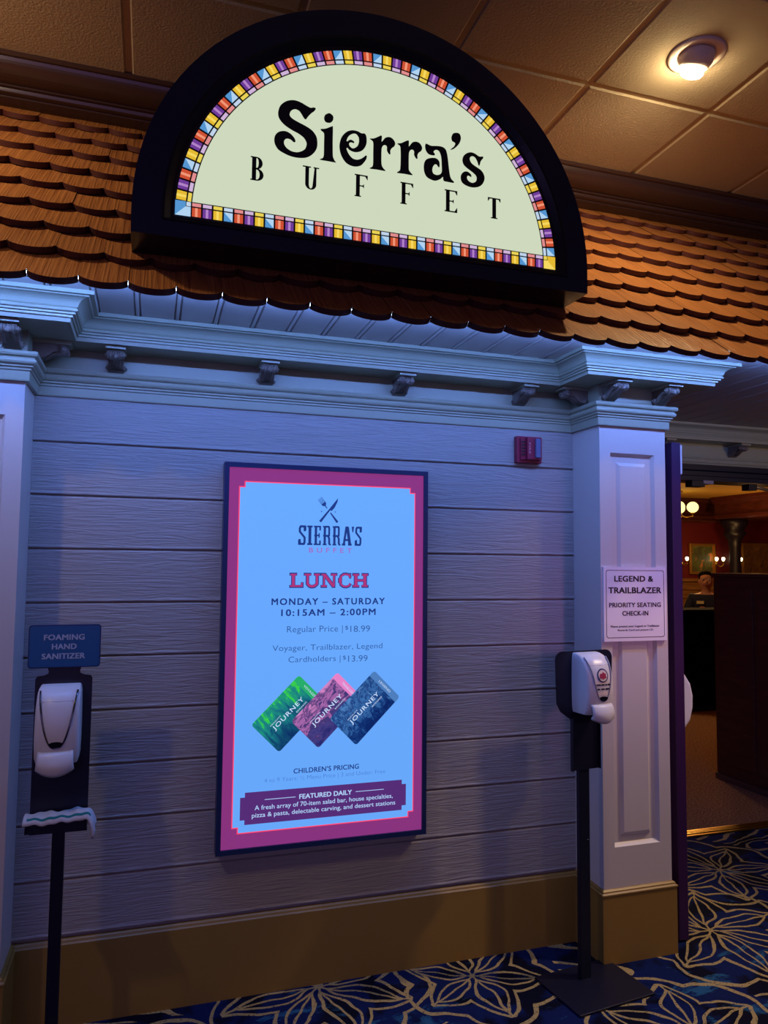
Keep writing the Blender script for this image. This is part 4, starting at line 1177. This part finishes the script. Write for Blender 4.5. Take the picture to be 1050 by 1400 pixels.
for x, z, w in ((2.99, 1.968, 0.09), (3.38, 1.962, 0.06)):
    cz_ = empty('door_closer', (x, YR - 0.01, z))
    tag(cz_, 'small grey latch bracket under the door header' if x < 3.1 else 'black door closer with a pale arm under the header', 'door hardware')
    m = MB(); m.box((-w / 2, -0.03, -0.03), (w / 2, 0.03, 0.007), BLACKM); m.build('bracket', cz_, bevel=0.003)
    m = MB()
    if x < 3.1: m.box((0.03, -0.035, -0.012), (0.10, 0.02, 0.007), mat('grey_metal', lin(150, 140, 150), .4))
    else: m.tube([(0.03, -0.02, -0.01), (0.5, 0.25, -0.006)], 0.011, mat('arm_metal', lin(170, 150, 110), .35, .6), 8)
    m.build('arm', cz_)

# ================================================================== DINING ROOM
CZ = 2.80
YB = 9.3
YEL = mat('yellow_ceiling', lin(206, 158, 62), 0.7)
REDW = mat('red_wall', lin(108, 24, 28), 0.5)
PANEL = bumped(mat('wall_panelling', lin(140, 96, 50), 0.45), (1, 1, 10), 3, .1, .004, 3, .3, (.3, .7), (lin(126, 82, 42), lin(156, 110, 60)))
m = MB(); m.box((1.9, YR + 0.1, CZ), (15, YB + .1, CZ + .06), YEL); structure(m.build('ceiling_dining_room'))
m = MB(); m.box((1.9, YB, 0.0), (15, YB + .1, CZ), REDW); structure(m.build('wall_dining_back'))
m = MB(); m.box((1.85, YR + .1, 0), (1.9, YB, CZ), REDW); structure(m.build('wall_dining_left'))
m = MB(); m.box((15, YR + .1, 0), (15.06, YB, CZ), REDW); structure(m.build('wall_dining_right'))
m = MB(); m.box((XE, YR + .03, 2.27), (15, YR + .1, CZ), REDW); m.box((4.02, YR + .1, 0), (15, YR + .16, 2.3), REDW); structure(m.build('wall_dining_front'))
m = MB()
for a, b, y_ in ((0.0, .86, .02), (.86, .90, .06), (.93, .96, .03), (1.02, 1.06, .05), (1.12, 1.15, .03), (1.18, 1.24, .07)):
    m.box((8.0, YB - y_, a), (14.9, YB, b), PANEL)
m.box((8.0, YB - .012, .86), (14.9, YB, 1.2), PANEL)
structure(m.build('trim_wainscot'), 'tan panelled dado with rails along the dining room back wall')
m = MB()
m.extrude([(0, 2.34), (.10, 2.34), (.12, 2.38), (.08, 2.40), (.10, 2.46), (.05, 2.50), (.05, 2.70), (.10, 2.72), (.16, 2.80), (0, 2.80)], [(1.9, YB), (10.9, YB)], MAHOG)
structure(m.build('trim_cornice_dining'), 'dark wooden cornice along the dining room back wall')
bm_ = MB()
bm_.add([(10.35 + e, y_, z) for y_ in (1.2, 8.95) for e, z in ((0.06, 2.38), (0.0, 2.40), (0.0, 2.45), (0.03, 2.47), (0.03, 2.66), (0.0, 2.69), (-.04, 2.74), (-.06, 2.80))], [(i, i + 1, 8 + i + 1, 8 + i) for i in range(7)], MAHOG)
bm_.box((10.41, 1.2, 2.38), (14.9, 8.95, 2.80), MAHOG)
structure(bm_.build('trim_beam'), 'mahogany moulded beam crossing the dining room ceiling')
cl_ = MB(); cx, cy = 10.66, 8.75
cl_.lathe([(0.18, 0.0), (0.18, .12), (0.13, .16), (0.11, .2), (0.10, 1.85), (0.12, 1.9), (0.11, 1.95), (0.17, 2.05), (0.21, 2.12), (0.16, 2.16), (0.24, 2.28), (0.24, 2.38)], mat('column_dark', lin(26, 20, 40), .4), 24, Matrix.Translation((cx, cy, 0)))
structure(cl_.build('column_dining_room'), 'dark round column with a flared capital under the mahogany beam')

# paintings
def painting(x, z, w, h, label, cols, seed):
    p = empty('framed_painting', (x, YB - 0.02, z)); tag(p, label, 'painting')
    m = MB(); GOLD = mat('gilt_frame', lin(186, 134, 60), .35, .6)
    def r(a): return [(-w / 2 + a, -h / 2 + a), (w / 2 - a, -h / 2 + a), (w / 2 - a, h / 2 - a), (-w / 2 + a, h / 2 - a)]
    m.ring(r(0), r(.03), -0.05, 0.0, GOLD); m.ring(r(.03), r(.055), -0.03, 0.0, GOLD)
    m.build('gilt_frame', p, bevel=.004)
    c_ = mat('canvas_%d' % seed, cols[0], .5); g = NG(c_)
    tc = g.n('ShaderNodeTexCoord').outputs['Object']
    n1 = g.noise(tc, 4.5 + seed, 4, .6, .6); n2 = g.noise(tc, 7.0, 3, .5, 1.0)
    a = g.mix(g.step(n1, .4, .6), cols[0], cols[1]); a = g.mix(g.step(n2, .56, .64), a, cols[2])
    g.t.links.new(a, g.b.inputs['Base Color'])
    m = MB(); m.box((-w / 2 + .05, -0.02, -h / 2 + .05), (w / 2 - .05, -0.012, h / 2 - .05), c_); m.build('canvas', p)
painting(10.34, 1.62, 0.60, 0.60, 'gold framed square painting of fruit on the dining room wall', (lin(84, 80, 44), lin(104, 116, 52), lin(214, 130, 74)), 1)
painting(11.82, 1.63, 1.02, 0.64, 'gold framed wide brown painting right of the dark column', (lin(110, 72, 36), lin(140, 96, 50), lin(80, 48, 28)), 2)
# sconces: lit glass shades on brass arms
SHADE = mat('shade_lit', lin(255, 240, 190), .4, emit=(1.0, .82, .5, 1), emit_s=5.0)
def sconce(x, label, n):
    s = empty('wall_sconce', (x, YB - 0.03, 1.52)); tag(s, label, 'wall lamp', 'brass sconces on the dining room wall')
    m = MB(); m.lathe([(.035, 0), (.05, .01), (.03, .025)], BRASS, 16, Matrix.Rotation(PI / 2, 4, 'X')); m.build('back_plate', s)
    for k in range(n):
        dx_ = (k - (n - 1) / 2) * .16
        m = MB(); m.tube([(0, -.02, 0), (dx_ * .5, -.09, -.05), (dx_, -.13, -.02), (dx_, -.13, .05)], .010, BRASS, 8); m.ball((dx_, -.13, .045), .022, BRASS, 10, 6); m.build('arm', s)
        m = MB(); m.lathe([(.012, .06), (.024, .075), (.031, .10), (.028, .125), (.018, .135)], SHADE, 16, Matrix.Translation((dx_, -.13, 0))); m.build('shade', s)
sconce(9.88, 'single brass sconce left of the fruit painting', 1)
sconce(10.66, 'twin brass sconce right of the fruit painting', 2)
sconce(11.17, 'single brass sconce left of the wide brown painting', 1)
# chandelier
GLOBE = mat('globe_lit', lin(255, 230, 140), .4, emit=(1.0, .86, .32, 1), emit_s=1.6)
ch = empty('globe_chandelier', (8.897, 8.141, CZ)); tag(ch, 'brass chandelier with round glowing globes near the doorway top', 'chandelier')
m = MB(); m.tube([(0, 0, 0), (0, 0, -.45)], .014, BRASS, 10); m.ball((0, 0, -.43), (.05, .05, .06), BRASS, 16, 10); m.lathe([(.07, -.01), (.05, -.03), (.012, -.05)], BRASS, 18); m.build('stem', ch)
for k in range(4):
    a = -0.697 + k * PI / 2
    X, Y = .22 * math.cos(a), .22 * math.sin(a)
    m = MB(); m.tube([(0, 0, -.42), (X * .5, Y * .5, -.47), (X, Y, -.45), (X, Y, -.40)], .010, BRASS, 8); m.lathe([(.01, -.41), (.04, -.395), (.03, -.385)], BRASS, 14, Matrix.Translation((X, Y, 0))); m.build('arm', ch)
    m = MB(); m.ball((X, Y, -.29), (.098, .098, .095), GLOBE, 20, 14); m.build('globe', ch)
# host stand, partition
hs = empty('host_stand', (5.50, 3.78, 0)); tag(hs, 'black host stand inside the doorway in front of the person', 'host stand')
HB = mat('host_black', lin(10, 10, 22), .9, 0, .1)
m = MB(); m.box((-.42, -.15, .05), (.42, .15, 1.0), HB); m.build('body', hs, bevel=.006)
m = MB(); m.box((-.38, -.12, 0), (.38, .12, .05), BLACKM); m.build('plinth', hs)
m = MB(); m.box((-.45, -.17, 1.0), (.45, .17, 1.035), HB); m.build('top', hs, bevel=.006)
pt = empty('dark_partition', (3.85, 1.30, 0)); tag(pt, 'tall dark brown wooden partition standing inside the doorway at right', 'partition')
PB = bumped(mat('partition_wood', lin(40, 22, 18), .5), (1, 1, 6), 3, .05, .003, 4, .4, (.3, .7), (lin(74, 42, 36), lin(96, 56, 46)))
m = MB(); m.box((0, -.40, .04), (.30, .37, 1.41), PB)
m.build('body', pt, bevel=.004)
m = MB(); m.box((-.012, -.41, 1.41), (.31, .38, 1.435), PB); m.build('cap', pt, bevel=.003)
m = MB(); m.box((-.010, -.405, 0.0), (.30, .375, .04), mat('kick_metal', lin(120, 112, 108), .4, .7)); o = m.build('kick_strip', pt); o['label'] = 'grey metal kick strip'
for k in range(2):
    m = MB(); m.box((-.008, -.36 + k * .37, .12), (0.0, -.03 + k * .37, 1.33), PB); m.build('raised_panel', pt, bevel=.006)

# person behind the host stand, seated on a stool
def skin_body(name, verts, edges, radii, material, root_i=0, parent=None, sub=2):
    me = bpy.data.meshes.new(name); me.from_pydata(verts, edges, []); me.materials.append(material)
    o = bpy.data.objects.new(name, me); COL.objects.link(o)
    o.modifiers.new('skin', 'SKIN')
    if not me.skin_vertices:
        lay = me.attributes.new('skin', 'FLOAT', 'POINT') if False else None
        bpy.context.view_layer.objects.active = o
        bpy.ops.mesh.customdata_skin_add()
    for i, r in enumerate(radii):
        sv = me.skin_vertices[0].data[i]
        sv.radius = r if isinstance(r, tuple) else (r, r)
        sv.use_root = (i == root_i)
    s = o.modifiers.new('sub', 'SUBSURF'); s.levels = sub; s.render_levels = sub
    for p in me.polygons: p.use_smooth = True
    o.modifiers['skin'].use_smooth_shade = True
    if parent: o.parent = parent
    return o
SKIN = mat('skin', lin(186, 128, 98), .5, 0, .3)
SHIRT = mat('shirt_dark', lin(22, 22, 44), .8)
pr = empty('person', (6.43, 4.70, 0), math.radians(-38))
tag(pr, 'person in a dark shirt with a name badge smiling behind the host stand', 'person')
# local: faces -y, x to the person's left
BV = [(0, 0, .66), (0, .01, .80), (0, .015, .95), (0, .01, 1.08), (0, .0, 1.155), (0, -.005, 1.205), (0, -.02, 1.27), (0, -.022, 1.34), (0, -.015, 1.385)]
BR = [(.14, .10), (.13, .095), (.145, .10), (.135, .09), (.055, .055), (.05, .05), (.068, .078), (.076, .092), (.055, .065)]
BE = [(i, i + 1) for i in range(8)]
def limb(start, pts, rs):
    prev = start
    for p, r in zip(pts, rs):
        BV.append(p); BR.append(r); BE.append((prev, len(BV) - 1)); prev = len(BV) - 1
    return prev
for s in (-1, 1):
    limb(3, [(s * .15, .0, 1.10), (s * .20, -.02, .96), (s * .22, -.05, .84), (s * .16, -.20, .83), (s * .08, -.30, .86), (s * .06, -.34, .865)], [.055, .047, .04, .035, .026, .030])
    h = len(BV) - 1
    for k in range(4):
        fx = s * (.085 - k * .018)
        limb(h, [(fx, -.375, .862 + .004 * (k in (1, 2))), (fx * .97, -.405 + .006 * abs(k - 1.5), .852), (fx * .95, -.42 + .008 * abs(k - 1.5), .838)], [.010, .009, .008])
    limb(h - 1, [(s * .045, -.325, .868), (s * .028, -.35, .86)], [.011, .009])
    limb(0, [(s * .10, -.02, .62), (s * .12, -.38, .60), (s * .12, -.40, .34), (s * .12, -.38, .12), (s * .12, -.40, .06), (s * .12, -.52, .04)], [.09, .065, .052, .038, .038, .03])
BV.append((0, -.112, 1.300)); BR.append(.013); BE.append((6, len(BV) - 1))            # nose
for s in (-1, 1):
    BV.append((s * .086, 0, 1.305)); BR.append((.012, .02)); BE.append((6, len(BV) - 1))  # ears
skin_body('body', BV, BE, BR, SKIN, 0, pr)
SV = [(0, .0, .72), (0, .01, .80), (0, .015, .95), (0, .01, 1.07), (0, .005, 1.13)]
SRd = [(.155, .115), (.145, .11), (.16, .115), (.15, .105), (.08, .075)]
SE = [(0, 1), (1, 2), (2, 3), (3, 4)]
for s in (-1, 1):
    SV += [(s * .15, .0, 1.10), (s * .20, -.02, .97), (s * .21, -.04, .90)]; SRd += [.068, .062, .058]
    k = len(SV); SE += [(3, k - 3), (k - 3, k - 2), (k - 2, k - 1)]
o = skin_body('shirt', SV, SE, SRd, SHIRT, 0, pr); o['label'] = 'dark short-sleeved shirt'
tv = [(0, 0, .70), (.10, -.02, .63), (.12, -.39, .61), (.12, -.41, .35), (.12, -.39, .12), (-.10, -.02, .63), (-.12, -.39, .61), (-.12, -.41, .35), (-.12, -.39, .12)]
o = skin_body('trousers', tv, [(0, 1), (1, 2), (2, 3), (3, 4), (0, 5), (5, 6), (6, 7), (7, 8)], [(.15, .11), .10, .075, .062, .055, .10, .075, .062, .055], HB, 0, pr); o['label'] = 'black trousers'
m = MB(); m.ball((0, .022, 1.368), (.084, .092, .062), mat('hair_dark', lin(18, 14, 13), .95, 0, .1), 20, 12); m.ball((0, .05, 1.31), (.078, .062, .085), mat('hair_dark', lin(18, 14, 13), .95, 0, .1), 16, 10); m.build('hair', pr)
for s in (-1, 1):
    m = MB(); m.ball((s * .032, -.098, 1.322), (.012, .008, .008), mat('eye_white', lin(220, 215, 210), .3), 12, 8); m.ball((s * .032, -.105, 1.322), (.006, .003, .006), mat('iris', lin(40, 24, 18), .3), 10, 6); m.build('eye', pr)
m = MB(); m.tube([(-.026, -.094, 1.266), (-.012, -.103, 1.258), (.012, -.103, 1.258), (.026, -.094, 1.266)], [.004, .007, .007, .004], mat('lips', lin(150, 70, 66), .5), 8); m.build('mouth', pr)
m = MB(); m.box((-.11, -.118, 1.03), (-.03, -.108, 1.065), mat('badge', lin(226, 204, 130), .4)); o = m.build('name_badge', pr); o['label'] = 'pale yellow name badge'
m = MB(); m.lathe([(.002, -.004), (.045, -.004), (.045, .004), (.002, .004)], mat('emblem', lin(150, 84, 60), .6), 20, Matrix.Translation((-.05, -.122, .96)) @ Matrix.Rotation(PI / 2, 4, 'X')); m.build('shirt_emblem', pr)
sb = empty('bar_stool', (6.43, 4.70, 0), math.radians(-38)); tag(sb, 'dark stool carrying the person behind the host stand', 'stool')
m = MB(); m.lathe([(.17, .46), (.18, .48), (.17, .505), (.02, .51)], BLACKM, 24); m.build('seat', sb)
for k in range(4):
    a = PI / 4 + k * PI / 2
    m = MB(); m.tube([(.12 * math.cos(a), .12 * math.sin(a), .46), (.20 * math.cos(a), .20 * math.sin(a), 0.0)], .014, BLACKM, 8); m.build('leg', sb)
